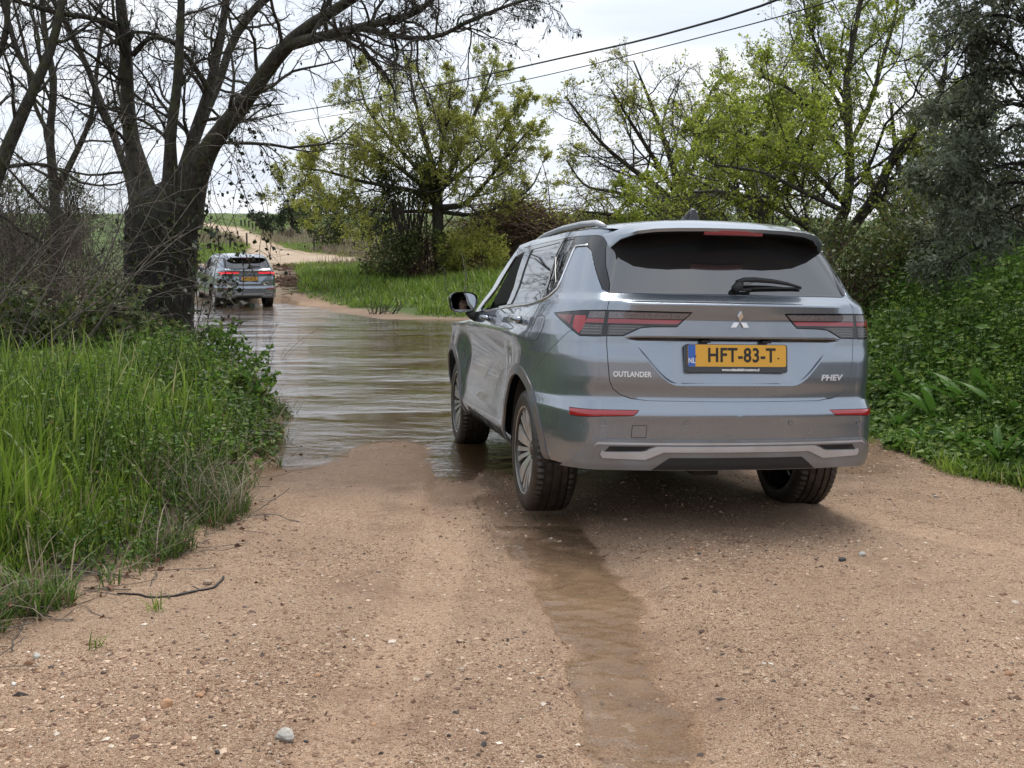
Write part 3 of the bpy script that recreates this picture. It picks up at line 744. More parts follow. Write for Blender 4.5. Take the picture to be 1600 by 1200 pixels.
    m = MB(); m.tube([rs(.005, 1.250, .02), rs(-.02, 1.262, .03), rs(-.035, 1.275, .03)], [.022, .026, .018], 8)
    m.tube([rs(-.015, 1.283, .025), rs(-.06, 1.290, .034), rs(-.13, 1.294, .034), rs(-.24, 1.292, .028), rs(-.33, 1.285, .022), rs(-.42, 1.272, .014)], [.012, .015, .013, .011, .009, .005], 8)
    m.tube([rs(-.09, 1.262, .012), rs(-.25, 1.268, .010), rs(-.42, 1.270, .010)], [.006, .007, .006], 6); m.tube([rs(-.03, 1.28, .03), rs(-.04, 1.25, .02), rs(-.10, 1.258, .012)], .008, 6)
    m.build('rear_wiper', MC['black'], root, True)
    m = MB(); m.tube([rs(-.045, 1.270, .042), rs(-.09, 1.272, .042)], [.006, .006], 6); m.build('washer_jet', MC['slat'], bpy.data.objects[[o.name for o in root.children if o.name.startswith('rear_wiper')][0]], True)
    # number plate
    c = np.array(surfn(np.array([0.]), np.array([.925]))[0][0]); up = np.array([.10, 0, .995]); up /= np.linalg.norm(up); out = np.array([-.995, 0, .10]); out /= np.linalg.norm(out); rt = np.array([0, -1., 0])
    f = flat_fn(c+out*.022, rt, up, out)
    def rr(w, h, r=.012, cx=0, cy=0):
        q = []
        for sx, sy, a0 in ((1, 1, 0), (-1, 1, 90), (-1, -1, 180), (1, -1, 270)):
            for a in (0, 30, 60, 90): q.append((cx+sx*(w/2-r)+r*math.cos(R_(a0+a)), cy+sy*(h/2-r)+r*math.sin(R_(a0+a))))
        return q
    m = MB(); m.prism(rr(.536, .142, .014, .0, -.006), -.024, .004, f); hold = m.build('number_plate_holder', MC['gloss'], root, False, bevel=.003)
    m = MB(); m.prism(rr(.516, .108, .010, .0, .008), .004, .0075, f); pl = m.build('number_plate', MC['yellow'], hold, False)
    m = MB(); m.prism([(-.257, -.045), (-.219, -.045), (-.219, .061), (-.257, .061)], .0075, .0083, f); m.build('blue_band', MC['plate_blue'], hold, False)
    text_obj('plate_letters', CAR['plate'], .098, MC['plate_text'], hold, lambda a, b, h: f(a+.022, b*1.0+.0075, h+.0076), .0016, CAR['plate_w'], 1.06, .002)
    text_obj('country_letters', 'NL', .036, MC['white'], hold, lambda a, b, h: f(a-.238, b-.018, h+.0084), .0006, .80, 1.0, .0006)
    m = MB(); m.lathe([(0, .0), (.004, .0), (.0045, -.003)], 10, 'Z'); o = m.build('plate_screw', MC['plate_text'], hold, True)
    q = f(.246-.03, -.004, .0095); rm = Vector(out).to_track_quat('Z', 'Y').to_matrix().to_4x4(); o.data.transform(Matrix.Translation(q) @ rm)
    o2 = o.copy(); o2.data = o.data.copy(); COL.objects.link(o2); q2 = f(-.219, .004, .0095); o2.data.transform(Matrix.Translation(Vector(q2)-Vector(q)))
    text_obj('dealer_lettering', 'www.mitsubishi-motors.nl', .0185, MC['white'], hold, lambda a, b, h: f(a+.018, b-.0615, h+.0042), .0006, 1.0, 1.0, .0007)
    # plate lamp housing over the plate
    m = MB(); m.box((c[0]+.0, .16, 1.004), (.03, .05, .012)); m.box((c[0]+.0, -.16, 1.004), (.03, .05, .012)); m.build('plate_lamp', MC['black'], root, False, bevel=.003)
    # badge: three lozenges meeting at the centre
    fb = rear_fn(-.003, 1.102, base=.003)
    m = MB(); r = .027
    for a in (90, 210, 330):
        d = np.array([math.cos(R_(a)), math.sin(R_(a))]); nrm = np.array([-d[1], d[0]])
        q = [tuple(d*.0025), tuple(d*(.0025+r)+nrm*r*.56), tuple(d*(.0025+2*r)), tuple(d*(.0025+r)-nrm*r*.56)]
        m.prism(q, -.004, .007, fb)
    m.build('tailgate_badge', MC['badge'], root, False, bevel=.002)
    fo = rear_fn(.530, .839, base=.001)
    text_obj('model_lettering', 'OUTLANDER', .036, MC['letter'], root, lambda a, b, h: fo(a, b, h), .005, .86, 1.0, .0009)
    fp = rear_fn(-.522, .826, base=.001)
    text_obj('trim_lettering', 'PHEV', .040, MC['letter'], root, lambda a, b, h: fp(a+b*.25, b, h), .005, 1.30, 1.02, .0012)
    # mirrors
    for s in (1, -1): door_mirror(root, s)
    # front lamps and grille, seen only in passing
    for s in (1, -1):
        m = MB(); m.box((3.42, s*.62, .80), (.16, .32, .12)); m.build('headlight', MC['smoke'], root, False, bevel=.03)
    m = MB(); m.box((3.52, 0, .66), (.08, 1.0, .36)); m.build('grille', MC['black'], root, False, bevel=.04)
    return root

def lamp_parts(lamp, mir):
    A = [((1.130, 1.121), (.985, 1.124), (.985, 1.074)), ((.962, 1.122), (.865, 1.122), (.856, 1.09), (.868, 1.062), (.897, 1.034), (.962, 1.064))]
    overlay([(1.128, 1.121), (.985, 1.124), (.985, 1.076), (1.05, 1.098)], .0045, MC['red_dark'], 'side_marker', lamp, mir, rim=.004)
    overlay(list(A[1]), .0045, MC['red'], 'brake_lens', lamp, mir, rim=.004)
    for i, q in enumerate(([(.835, 1.142), (.685, 1.144), (.685, 1.112), (.845, 1.112)], [(.662, 1.143), (.262, 1.140), (.292, 1.112), (.662, 1.112)])):
        overlay(q, .0045, MC['smoke_light'], 'clear_lens', lamp, mir, rim=.004)
    for q in ([(.850, 1.108), (.685, 1.108), (.685, 1.088), (.858, 1.088)], [(.662, 1.108), (.296, 1.108), (.318, 1.087), (.662, 1.087)]):
        overlay(q, .0045, MC['red_soft'], 'red_strip', lamp, mir, rim=.004)
    for q in ([(.870, 1.078), (.690, 1.078), (.690, 1.032), (.885, 1.032)], [(.655, 1.078), (.475, 1.076), (.52, 1.062), (.575, 1.032), (.655, 1.032)]):
        g = overlay(q, .0042, MC['smoke'], 'reversing_lens', lamp, mir, rim=.004)
        q = np.array(q); lo, hi = q[:, 0].min(), q[:, 0].max()
        for zz in (1.034, 1.048, 1.062, 1.074):
            l = lo+.008
            if lo < .6: l = np.interp(zz, [1.032, 1.062, 1.078], [.58, .525, .485])
            h_ = hi-.008 if hi < .7 else np.interp(zz, [1.032, 1.078], [.878, .862])
            overlay([(l, zz), (h_, zz), (h_, zz+.003), (l+.003, zz+.003)], .006, MC['slat'], 'lamp_slat', lamp, mir, step=.02, rim=.003)

def door_handle(door, mir, name):
    x0, x1, z = (1.13, 1.36, 1.060) if name == 'front_door' else (.05, .30, 1.075)
    pts = []; fl = []
    for t in np.linspace(0, 1, 7):
        x = x0+(x1-x0)*t; q = X(x, z); p, n = surfn(np.array([q[0]]), np.array([q[1]])); o = .012+.030*math.sin(math.pi*min(max(t, .03), .97))**.6
        p = p[0]+n[0]*o; pts.append((p[0], -p[1] if mir else p[1], p[2]))
    m = MB(); m.tube(pts, [.012, .016, .016, .016, .016, .016, .013], 8); m.build('handle', MC['paint'], door, True)
    # scooped recess behind the handle
    q = X((x0+x1)/2, z); p, n = surfn(np.array([q[0]]), np.array([q[1]])); p = p[0]; n = Vector((n[0][0], n[0][1]*(-1 if mir else 1), n[0][2])); c = Vector((p[0], -p[1] if mir else p[1], p[2]))
    m = MB(); m.lathe([(0, .0008), (.9, .0008), (1.0, -.0005)], 28, 'Z'); o = m.build('handle_recess', MC['gloss'], door, True)
    rm = n.to_track_quat('Z', 'Y').to_matrix().to_4x4()
    o.data.transform(Matrix.Translation(c) @ rm @ Matrix.Diagonal((.085, .030, 1, 1))) if False else o.data.transform(Matrix.Translation(c) @ Matrix.Rotation(0, 4, 'X') @ rm @ Matrix.Diagonal((.085, .028, 1, 1)))

def door_mirror(root, s):
    c = Vector((1.72, .992, 1.165)); hw, hh = .103, .072
    eye = Vector((-5.76, 2.088, 1.203)); head = Vector((.76, .39, 1.285))
    nrm = ((eye-c).normalized()+(head-c).normalized()).normalized()
    if s < 0: nrm = Vector((nrm.x, nrm.y*.0+.0, nrm.z)).normalized()
    up = Vector((0, 0, 1)); rt = up.cross(nrm).normalized(); up = nrm.cross(rt)          # rt: towards the car's right seen from behind (-y)
    def out_(t, k=1.0):
        """rounded outline, wider at the top outside"""
        a = 2*math.pi*t; ca, sa = math.cos(a), math.sin(a); e = .62
        x = math.copysign(abs(ca)**e, ca); y = math.copysign(abs(sa)**e, sa)
        return x*hw*k*(1.0+.06*y*(-1 if False else 1)), y*hh*k*(1-.10*x*(1 if y < 0 else .2))
    n = 40
    def P(x, y, h):
        v = c+rt*x+up*y+nrm*h
        return (v.x, v.y*s, v.z)
    m = MB(); V = []; F = []
    lay = [(.90, .0), (.985, .006), (1.0, -.004), (1.0, -.03), (.93, -.06), (.72, -.085), (.35, -.10)]
    for k, h in lay:
        for j in range(n): x, y = out_(j/n, k); V.append(P(x, y, h))
    for i in range(len(lay)-1):
        for j in range(n): a = i*n+j; b = i*n+(j+1) % n; F.append((a, a+n, b+n, b) if s > 0 else (a, b, b+n, a+n))
    F.append(tuple((len(lay)-1)*n+j for j in range(n)))
    m.add(V, F); hs = m.build('door_mirror', MC['gloss'], root, True, autos=50)
    V = []; F = []; rings = 10; Rc = 1.9
    for i in range(rings+1):
        for j in range(n):
            x, y = out_(j/n, .90*i/rings+1e-4); V.append(P(x, y, -.004-(x*x+y*y)/(2*Rc)))
    for i in range(rings):
        for j in range(n): a = i*n+j; b = i*n+(j+1) % n; F.append((a, a+n, b+n, b) if s < 0 else (a, b, b+n, a+n))
    mesh_obj('mirror_glass', V, F, MC['mirror'], hs, True)
    m = MB(); m.tube([P(.045, -.06, -.04), (c.x+.03, s*.93, 1.075), (c.x+.05, s*.865, 1.05)], [.03, .034, .045], 8); m.build('mirror_arm', MC['black'], hs, True)

def screen_mat():
    m, nt, b = new_mat('windscreen_glass'); N = nt.nodes; L = nt.links
    tr = N.new('ShaderNodeBsdfTransparent'); tr.inputs[0].default_value = (.62, .66, .64, 1); gl = N.new('ShaderNodeBsdfGlossy'); gl.inputs['Roughness'].default_value = .02
    fr = N.new('ShaderNodeFresnel'); fr.inputs[0].default_value = 1.5; mx = N.new('ShaderNodeMixShader'); L.new(fr.outputs[0], mx.inputs[0]); L.new(tr.outputs[0], mx.inputs[1]); L.new(gl.outputs[0], mx.inputs[2])
    L.new(mx.outputs[0], nt.nodes['Material Output'].inputs['Surface']); return m
MC['screen'] = screen_mat()
CAR = dict(plate='HFT-83-T', plate_w=.86)
car = build_car('nearer grey-blue SUV on the wet sand, its yellow plate ending in T')
CAR_ROT = Matrix(((-.18944, -.98172, .01817), (.98128, -.18863, .03887), (-.03474, .02519, .99908)))
car.matrix_world = Matrix.Translation((.9368, 5.9992, .0454)) @ CAR_ROT.to_quaternion().to_matrix().to_4x4()
# ------------------------------------------------------------------ lie of the land
def vnoise(x, y, s=1.0, seed=0):
    """smooth value noise, -1..1"""
    x = np.asarray(x)/s; y = np.asarray(y)/s
    i = np.floor(x).astype(np.int64); j = np.floor(y).astype(np.int64); fx = x-i; fy = y-j; fx = fx*fx*(3-2*fx); fy = fy*fy*(3-2*fy)
    def h(a, b):
        n = (a*374761393+b*668265263+seed*982451653) & 0x7fffffff
        n = ((n ^ (n >> 13))*1274126177) & 0x7fffffff
        return ((n ^ (n >> 16)) & 0xffff)/32767.5-1
    return (h(i, j)*(1-fx)+h(i+1, j)*fx)*(1-fy)+(h(i, j+1)*(1-fx)+h(i+1, j+1)*fx)*fy
def fbm(x, y, s=1., o=4, seed=0, g=.5):
    v = 0; a = 1; t = 0
    for k in range(o): v = v+a*vnoise(x, y, s/2**k, seed+k*17); t += a; a *= g
    return v/t
def sdist(x, y, poly):
    """signed distance to a polygon, positive inside"""
    q = np.asarray(poly, float); d = np.full(x.shape, 1e9); ins = np.zeros(x.shape, bool); n = len(q)
    for i in range(n):
        a = q[i]; b = q[(i+1) % n]; e = b-a; L = (e**2).sum()+1e-12
        t = np.clip(((x-a[0])*e[0]+(y-a[1])*e[1])/L, 0, 1); d = np.minimum(d, (x-a[0]-t*e[0])**2+(y-a[1]-t*e[1])**2)
        if a[1] != b[1]: ins ^= ((a[1] > y) != (b[1] > y)) & (x < (b[0]-a[0])*(y-a[1])/(b[1]-a[1])+a[0])
    d = np.sqrt(d); return np.where(ins, d, -d)
def pdist(x, y, line):
    """distance to a polyline and the length run along it"""
    q = np.asarray(line, float); d = np.full(x.shape, 1e9); s = np.zeros(x.shape); sg = np.zeros(x.shape); acc = 0
    for i in range(len(q)-1):
        a, b = q[i], q[i+1]; e = b-a; L = np.linalg.norm(e); t = np.clip(((x-a[0])*e[0]+(y-a[1])*e[1])/L**2, 0, 1)
        dd = np.hypot(x-a[0]-t*e[0], y-a[1]-t*e[1]); sd = ((x-a[0])*e[1]-(y-a[1])*e[0])/L; m = dd < d
        d = np.where(m, dd, d); s = np.where(m, acc+t*L, s); sg = np.where(m, sd, sg); acc += L
    return d, s, sg
def gpt(u, v, z): p = un(u, v, z=z); return (p[0], p[1])
LEFT = [(-40, -8), (-1.95, -8), (-1.9, 2.6)]+[gpt(u, v, .14) for u, v in [(-10, 1000), (90, 955), (180, 912), (280, 855), (355, 785), (398, 738)]]+[gpt(u, v, .02) for u, v in [(428, 700), (446, 668), (430, 636), (402, 608), (362, 577), (318, 551), (275, 535)]]+[(-6.6, 19.6), (-9, 20.2), (-14, 21), (-40, 24)]
RIGHT = [(40, -8), (3.6, -8), (3.35, 3), (3.15, 5.5)]+[gpt(u, v, .03) for u, v in [(1600, 782), (1500, 752), (1440, 728), (1388, 700)]]+[(2.95, 9.6), (3.2, 12), (3.8, 16), (5.2, 21), (12, 23), (40, 24)]
SHORE = [(-60, 40), (-30, 35)]+[gpt(u, v, .0) for u, v in [(150, 474), (330, 475), (440, 473), (520, 487), (600, 499), (690, 500), (780, 501)]]+[(9, 24.5), (14, 25.5), (60, 27), (60, 700), (-400, 700), (-400, 60)]
def un_slope(u, v):
    x = (u-800)/1650; yv = (600-v)/1650; D = np.array([x, math.cos(PITCH)+yv*math.sin(PITCH), -math.sin(PITCH)+yv*math.cos(PITCH)])
    t = (-1.5-CAM_H)/(D[2]-.05*D[1]); p = np.array([0, 0, CAM_H])+D*t; return p
TRACK = [tuple(un_slope(u, v)[:2]) for u, v in [(300, 345), (345, 353), (385, 362), (411, 376), (448, 391), (470, 396), (560, 404), (600, 408), (600, 412), (500, 413), (440, 417)]]+[gpt(438, 477, 0), gpt(290, 478, 0)]+[tuple(un_slope(u, v)[:2]) for u, v in [(285, 418), (345, 412), (388, 401), (396, 392), (367, 370), (335, 358), (300, 350)]]
RUTS = [[(.05, 6.2), (.10, 5.8), (.22, 4.9), (.38, 3.9), (.43, 3.2), (.44, 2.4), (.46, 1.0)], [(-.44, 8.7), (-.40, 7.5), (-.36, 6.2), (-.33, 5.0), (-.36, 3.9), (-.42, 2.9), (-.5, 1.0)], [(1.75, 6.3), (1.95, 5.6), (2.4, 4.6), (3.0, 3.4), (3.6, 2.2)]]
def road_z(x, y): return np.clip(.054-.0185*(np.clip(x, -1.2, 1.9)-.09)+.034*np.maximum(x-1.9, 0)-.0435*(y-5.83), -.5, .36)
def land(x, y, fine=True):
    """height of the ground, and the weights its material needs"""
    x = np.asarray(x, float); y = np.asarray(y, float)
    wob = .16*fbm(x, y, .7, 3, 5)
    dl = sdist(x, y, LEFT)+wob*np.clip(y/8, .35, 1.5); dr = sdist(x, y, RIGHT)+wob; ds = sdist(x, y, SHORE)+wob*2
    base = road_z(x, y)
    # sand tongue at the water's edge, a scour to its left
    base = base+.050*np.exp(-(((x+.92)/.42)**2+((y-8.15)/.55)**2))-.045*np.exp(-(((x+1.75)/.45)**2+((y-8.0)/.75)**2))-.035*np.exp(-(((x+.40)/.22)**2+((y-8.2)/1.0)**2))+.055*smooth(.35, .9, x)*(y < 10.5)+.014*fbm(x, y, .6, 3, 88)*smooth(6.5, 7.8, y)*(y < 11)
    base = np.maximum(base, -.38)
    rut = np.zeros_like(x); tu = np.zeros_like(x); tv = np.zeros_like(x)
    for k, r in enumerate(RUTS):
        d, s, sg = pdist(x, y, r); w = .135+.02*fbm(x, y, .5, 2, 40+k)
        dep = (.022, .011, .006)[k]; wd = (.27, .15, .13)[k]
        m = 1-smooth(wd*.75, wd*1.15, d); sh = np.exp(-((d-wd*1.3)/.06)**2)
        fade = smooth(2.0, 2.6, y) if k == 2 else 1
        base = base-dep*m*fade+.006*sh*fade
        on = m > rut; tu = np.where(on, sg, tu); tv = np.where(on, s, tv); rut = np.maximum(rut, m*fade)
    h = base
    hl = .10+.05*smooth(0, .3, dl)+.13*smooth(.2, 1.6, dl)*smooth(14, 8, y)+.06*smooth(0, 1, dl)+.05*fbm(x, y, .8, 3, 9)*smooth(.1, .6, dl)
    h = np.where(dl > -.35, h+(np.maximum(hl, h)-h)*smooth(-.10, .22, dl), h)
    hr = .07+.05*smooth(0, .5, dr)+.82*smooth(.35, 2.9, dr)+.05*fbm(x, y, .8, 3, 12)*smooth(.1, .6, dr)
    h = np.where(dr > -.35, h+(np.maximum(hr, h)-h)*smooth(-.25, .35, dr), h)
    far = np.where(y < 33, .0, 0)+np.maximum(.05*(y-30), 0)*smooth(29, 36, y)
    far = np.where(y > 283, 12.65-.01*(y-283), far)
    isl = .62*smooth(.8, 9, ds)*(1-smooth(40, 60, y)); tr = sdist(x, y, TRACK)+.5*fbm(x, y, 2.5, 3, 31)
    isl = isl*(1-smooth(-1.5, .8, tr))
    hs = .012*np.clip(ds, 0, 6)+np.maximum(far, isl)+.10*fbm(x, y, 3., 3, 21)*smooth(1, 6, ds)*(1-smooth(-.5, .6, tr))*np.clip(y/40, .5, 3)
    h = np.where(ds > 0, np.maximum(hs, np.where(ds > 3, -9, h)), h-.0)
    h = np.where((ds <= 0) & (y > 15), np.maximum(h, -.06+.05*np.maximum(ds, -8)), h)
    if fine: h = h+.0035*fbm(x, y, .10, 3, 3)*(y < 12)+.004*fbm(x, y, .35, 3, 4)*(y < 12)
    grass = np.clip(smooth(.02, .25, dl)+smooth(.0, .5, dr)+smooth(.6, 1.6, ds)*(1-smooth(-.9, .3, tr)), 0, 1)
    return h, dict(dl=dl, dr=dr, ds=ds, tr=tr, rut=rut, tu=tu, tv=tv, grass=grass)
def gz(x, y): return float(land(np.array([x]), np.array([y]), False)[0][0])

def set_attr(me, name, val):
    a = me.attributes.new(name, 'FLOAT', 'POINT'); a.data.foreach_set('value', np.asarray(val, np.float32).ravel())

def ground_mat():
    m, nt, b = new_mat('wet_sandy_gravel'); N = nt.nodes; L = nt.links
    geo = N.new('ShaderNodeNewGeometry'); pos = geo.outputs['Position']
    def noise(sc, det=6, ro=.55, typ=None):
        n = N.new('ShaderNodeTexNoise'); n.inputs['Scale'].default_value = sc; n.inputs['Detail'].default_value = det; n.inputs['Roughness'].default_value = ro; L.new(pos, n.inputs['Vector']); return n.outputs['Fac']
    def vor(sc, f='F1'):
        n = N.new('ShaderNodeTexVoronoi'); n.inputs['Scale'].default_value = sc; n.feature = f; L.new(pos, n.inputs['Vector']); return n
    def attr(nm): n = N.new('ShaderNodeAttribute'); n.attribute_name = nm; return n.outputs['Fac']
    def mapr(x, a, c, lo=0., hi=1.):
        n = N.new('ShaderNodeMapRange'); n.inputs[1].default_value = a; n.inputs[2].default_value = c; n.inputs[3].default_value = lo; n.inputs[4].default_value = hi; L.new(x, n.inputs[0]); return n.outputs[0]
    def mix(f, a, c):
        n = N.new('ShaderNodeMix'); n.data_type = 'RGBA'; L.new(f, n.inputs[0])
        for i, q in ((6, a), (7, c)):
            if isinstance(q, tuple): n.inputs[i].default_value = (*q, 1)
            else: L.new(q, n.inputs[i])
        return n.outputs[2]
    def math_(op, a, c):
        n = N.new('ShaderNodeMath'); n.operation = op
        for i, q in ((0, a), (1, c)):
            if isinstance(q, (int, float)): n.inputs[i].default_value = q
            else: L.new(q, n.inputs[i])
        return n.outputs[0]
    def ramp(x, stops):
        n = N.new('ShaderNodeValToRGB'); e = n.color_ramp.elements; e[0].position = stops[0][0]; e[0].color = (*stops[0][1], 1); e[1].position = stops[-1][0]; e[1].color = (*stops[-1][1], 1)
        for p, c in stops[1:-1]: k = e.new(p); k.color = (*c, 1)
        L.new(x, n.inputs[0]); return n.outputs[0]
    # sand body with grains of several colours
    v1 = vor(210); v2 = vor(95); v3 = vor(420)
    g1 = N.new('ShaderNodeSeparateColor'); L.new(v1.outputs['Color'], g1.inputs[0]); g2 = N.new('ShaderNodeSeparateColor'); L.new(v2.outputs['Color'], g2.inputs[0]); g3 = N.new('ShaderNodeSeparateColor'); L.new(v3.outputs['Color'], g3.inputs[0])
    stops = [(0, (.070, .040, .024)), (.20, (.24, .137, .078)), (.45, (.455, .300, .196)), (.75, (.58, .420, .296)), (.93, (.65, .52, .40)), (1, (.76, .67, .56))]
    cA = ramp(g1.outputs[0], stops); cB = ramp(g2.outputs[0], stops); cC = ramp(g3.outputs[0], stops)
    sand = mix(mapr(g2.outputs[1], .55, .62), cC, cA); sand = mix(mapr(g2.outputs[1], .86, .88), sand, cB)
    fines = ramp(noise(30, 8), [(.3, (.35, .244, .168)), (.7, (.46, .336, .240))])
    patch = math_('MULTIPLY', mapr(noise(1.6, 5, .6), .42, .62), .40)
    patch2 = math_('MAXIMUM', patch, math_('MULTIPLY', attr('rut'), .30))
    col = mix(patch2, sand, fines)
    tone = ramp(noise(.7, 4), [(.3, (.80, .74, .68)), (.7, (1.06, 1.02, .98))])
    mm = N.new('ShaderNodeMix'); mm.data_type = 'RGBA'; mm.blend_type = 'MULTIPLY'; mm.inputs[0].default_value = 1; L.new(col, mm.inputs[6]); L.new(tone, mm.inputs[7]); col = mm.outputs[2]
    # rust-brown damp streaks of coarse grit
    col = mix(math_('MULTIPLY', mapr(noise(2.3, 7, .65), .54, .68), .55), col, (.23, .135, .085))
    col = mix(math_('MULTIPLY', mapr(noise(9, 8, .7), .56, .70), .60), col, (.17, .098, .060))
    wet = math_('ADD', attr('wet'), mapr(noise(3, 4), .3, .8, -.18, .18)); wet = mapr(wet, .25, .75)
    wc = N.new('ShaderNodeMix'); wc.data_type = 'RGBA'; wc.blend_type = 'MULTIPLY'; L.new(math_('MULTIPLY', wet, .85), wc.inputs[0]); L.new(col, wc.inputs[6]); wc.inputs[7].default_value = (.58, .50, .43, 1); col = wc.outputs[2]
    # far sandy track
    tr = ramp(noise(.35, 8, .6), [(.3, (.38, .28, .19)), (.55, (.50, .385, .275)), (.75, (.56, .45, .33))])
    col = mix(attr('track'), col, tr)
    soil = ramp(noise(5, 7), [(.3, (.045, .032, .022)), (.7, (.13, .092, .06))])
    gr = ramp(noise(.8, 6), [(.3, (.05, .085, .014)), (.6, (.085, .135, .020)), (.8, (.14, .165, .035))])
    turf = mix(mapr(attr('far'), .3, .7), soil, gr)
    col = mix(attr('grass'), col, turf)
    deb = ramp(noise(7, 9, .75), [(.32, (.05, .032, .022)), (.55, (.16, .10, .07)), (.72, (.28, .20, .15))])
    col = mix(attr('debris'), col, deb)
    bed = ramp(noise(4, 5), [(.3, (.16, .11, .06)), (.7, (.24, .17, .10))])
    L.new(col, b.inputs['Base Color'])
    ro = mapr(wet, 0, 1, .85, .30); L.new(ro, b.inputs['Roughness']); b.inputs['Specular IOR Level'].default_value = .4
    # relief: grains, clods and the tread marks in the ruts
    hsum = math_('ADD', math_('MULTIPLY', v1.outputs['Distance'], -.5), math_('MULTIPLY', math_('MULTIPLY', v2.outputs['Distance'], -1.0), mapr(g2.outputs[1], .5, .9)))
    hsum = math_('MULTIPLY', hsum, math_('SUBTRACT', 1., math_('MULTIPLY', attr('rut'), .35)))
    tv = attr('tv'); tu = attr('tu')
    chev = math_('SINE', math_('ADD', math_('MULTIPLY', tv, 150.), math_('MULTIPLY', math_('ABSOLUTE', tu, 0.), 60.)), 0.)
    ribs = math_('SINE', math_('MULTIPLY', tu, 110.), 0.)
    tre = math_('MULTIPLY', math_('ADD', mapr(math_('ADD', chev, math_('MULTIPLY', noise(22, 5, .7), 1.6)), .2, 1.6), math_('MULTIPLY', mapr(ribs, .2, 1.), -.35)), math_('MULTIPLY', attr('rut'), mapr(noise(2.6, 6, .65), .44, .62)))
    cl = noise(14, 6, .6)
    hs = math_('ADD', math_('MULTIPLY', hsum, .9), math_('ADD', math_('MULTIPLY', tre, .36), math_('MULTIPLY', cl, 1.2)))
    bp = N.new('ShaderNodeBump'); bp.inputs['Distance'].default_value = .017; bp.inputs['Strength'].default_value = 1.; L.new(hs, bp.inputs['Height']); L.new(bp.outputs[0], b.inputs['Normal'])
    return m

def build_ground():
    a_f = np.linspace(-34, 34, 470); a_b = np.linspace(34, 326, 60)[1:-1]
    ang = np.radians(np.concatenate([a_f, a_b])); na = len(ang)
    r = np.concatenate([np.geomspace(.5, 2.2, 12)[:-1], np.geomspace(2.2, 11, 230)[:-1], np.geomspace(11, 40, 130)[:-1], np.geomspace(40, 900, 70)])
    A, Rr = np.meshgrid(ang, r, indexing='ij'); x = np.sin(A)*Rr; y = np.cos(A)*Rr
    h, w = land(x, y); nr = len(r)
    V = np.stack([x, y, h], -1).reshape(-1, 3)
    i = np.arange(na)[:, None]*nr; j = np.arange(nr-1)[None]; i2 = ((np.arange(na)+1) % na)[:, None]*nr
    F = np.stack([i+j, i+j+1, i2+j+1, i2+j], -1).reshape(-1, 4)[:, ::-1]
    V = np.concatenate([V, [[0, 0, gz(0, 0)]]]); c = len(V)-1
    Ft = [(int(i[k, 0]), int(i2[k, 0]), c) for k in range(na)]
    o = mesh_obj('ground', V, np.ascontiguousarray(F), GM); o['kind'] = 'structure'
    me = o.data
    def pad(v): return np.concatenate([np.asarray(v, float).ravel(), [0]])
    wet = np.clip(smooth(.10, -.0, h)*(y < 14)+.6*smooth(.05, .0, h)*(y >= 14), 0, 1)
    wet = np.maximum(wet, .66*np.exp(-(pdist(x, y, RUTS[0])[0]/.36)**2)*(y < 8)*smooth(1.8, 3., y))
    wet = np.maximum(wet, .40*smooth(.0, .9, np.exp(-(pdist(x, y, RUTS[1])[0]/.25)**2))*smooth(5, 8, y)*(y < 10))
    wet = np.maximum(wet, .62*np.exp(-(((x-.95)/1.0)**2+((y-6.2)/1.0)**2)))
    set_attr(me, 'wet', pad(wet)); set_attr(me, 'rut', pad(w['rut'])); set_attr(me, 'tu', pad(w['tu'])); set_attr(me, 'tv', pad(w['tv']))
    set_attr(me, 'grass', pad(w['grass'])); set_attr(me, 'far', pad(smooth(20, 30, y))); set_attr(me, 'track', pad(smooth(-.5, .5, w['tr'])*(y > 26)+(y > 22)*(1-smooth(.6, 1.6, w['ds']))*(x < 20)*0))
    deb = np.exp(-(((x+12.2)/4.0)**2+((y-46)/6.0)**2))*1.4+np.exp(-(((x+8.5)/3.0)**2+((y-47)/5)**2))
    set_attr(me, 'debris', pad(np.clip(deb, 0, 1)*(1-smooth(-.4, .4, w['tr']))))
    return o
GM = ground_mat()
ground = build_ground()

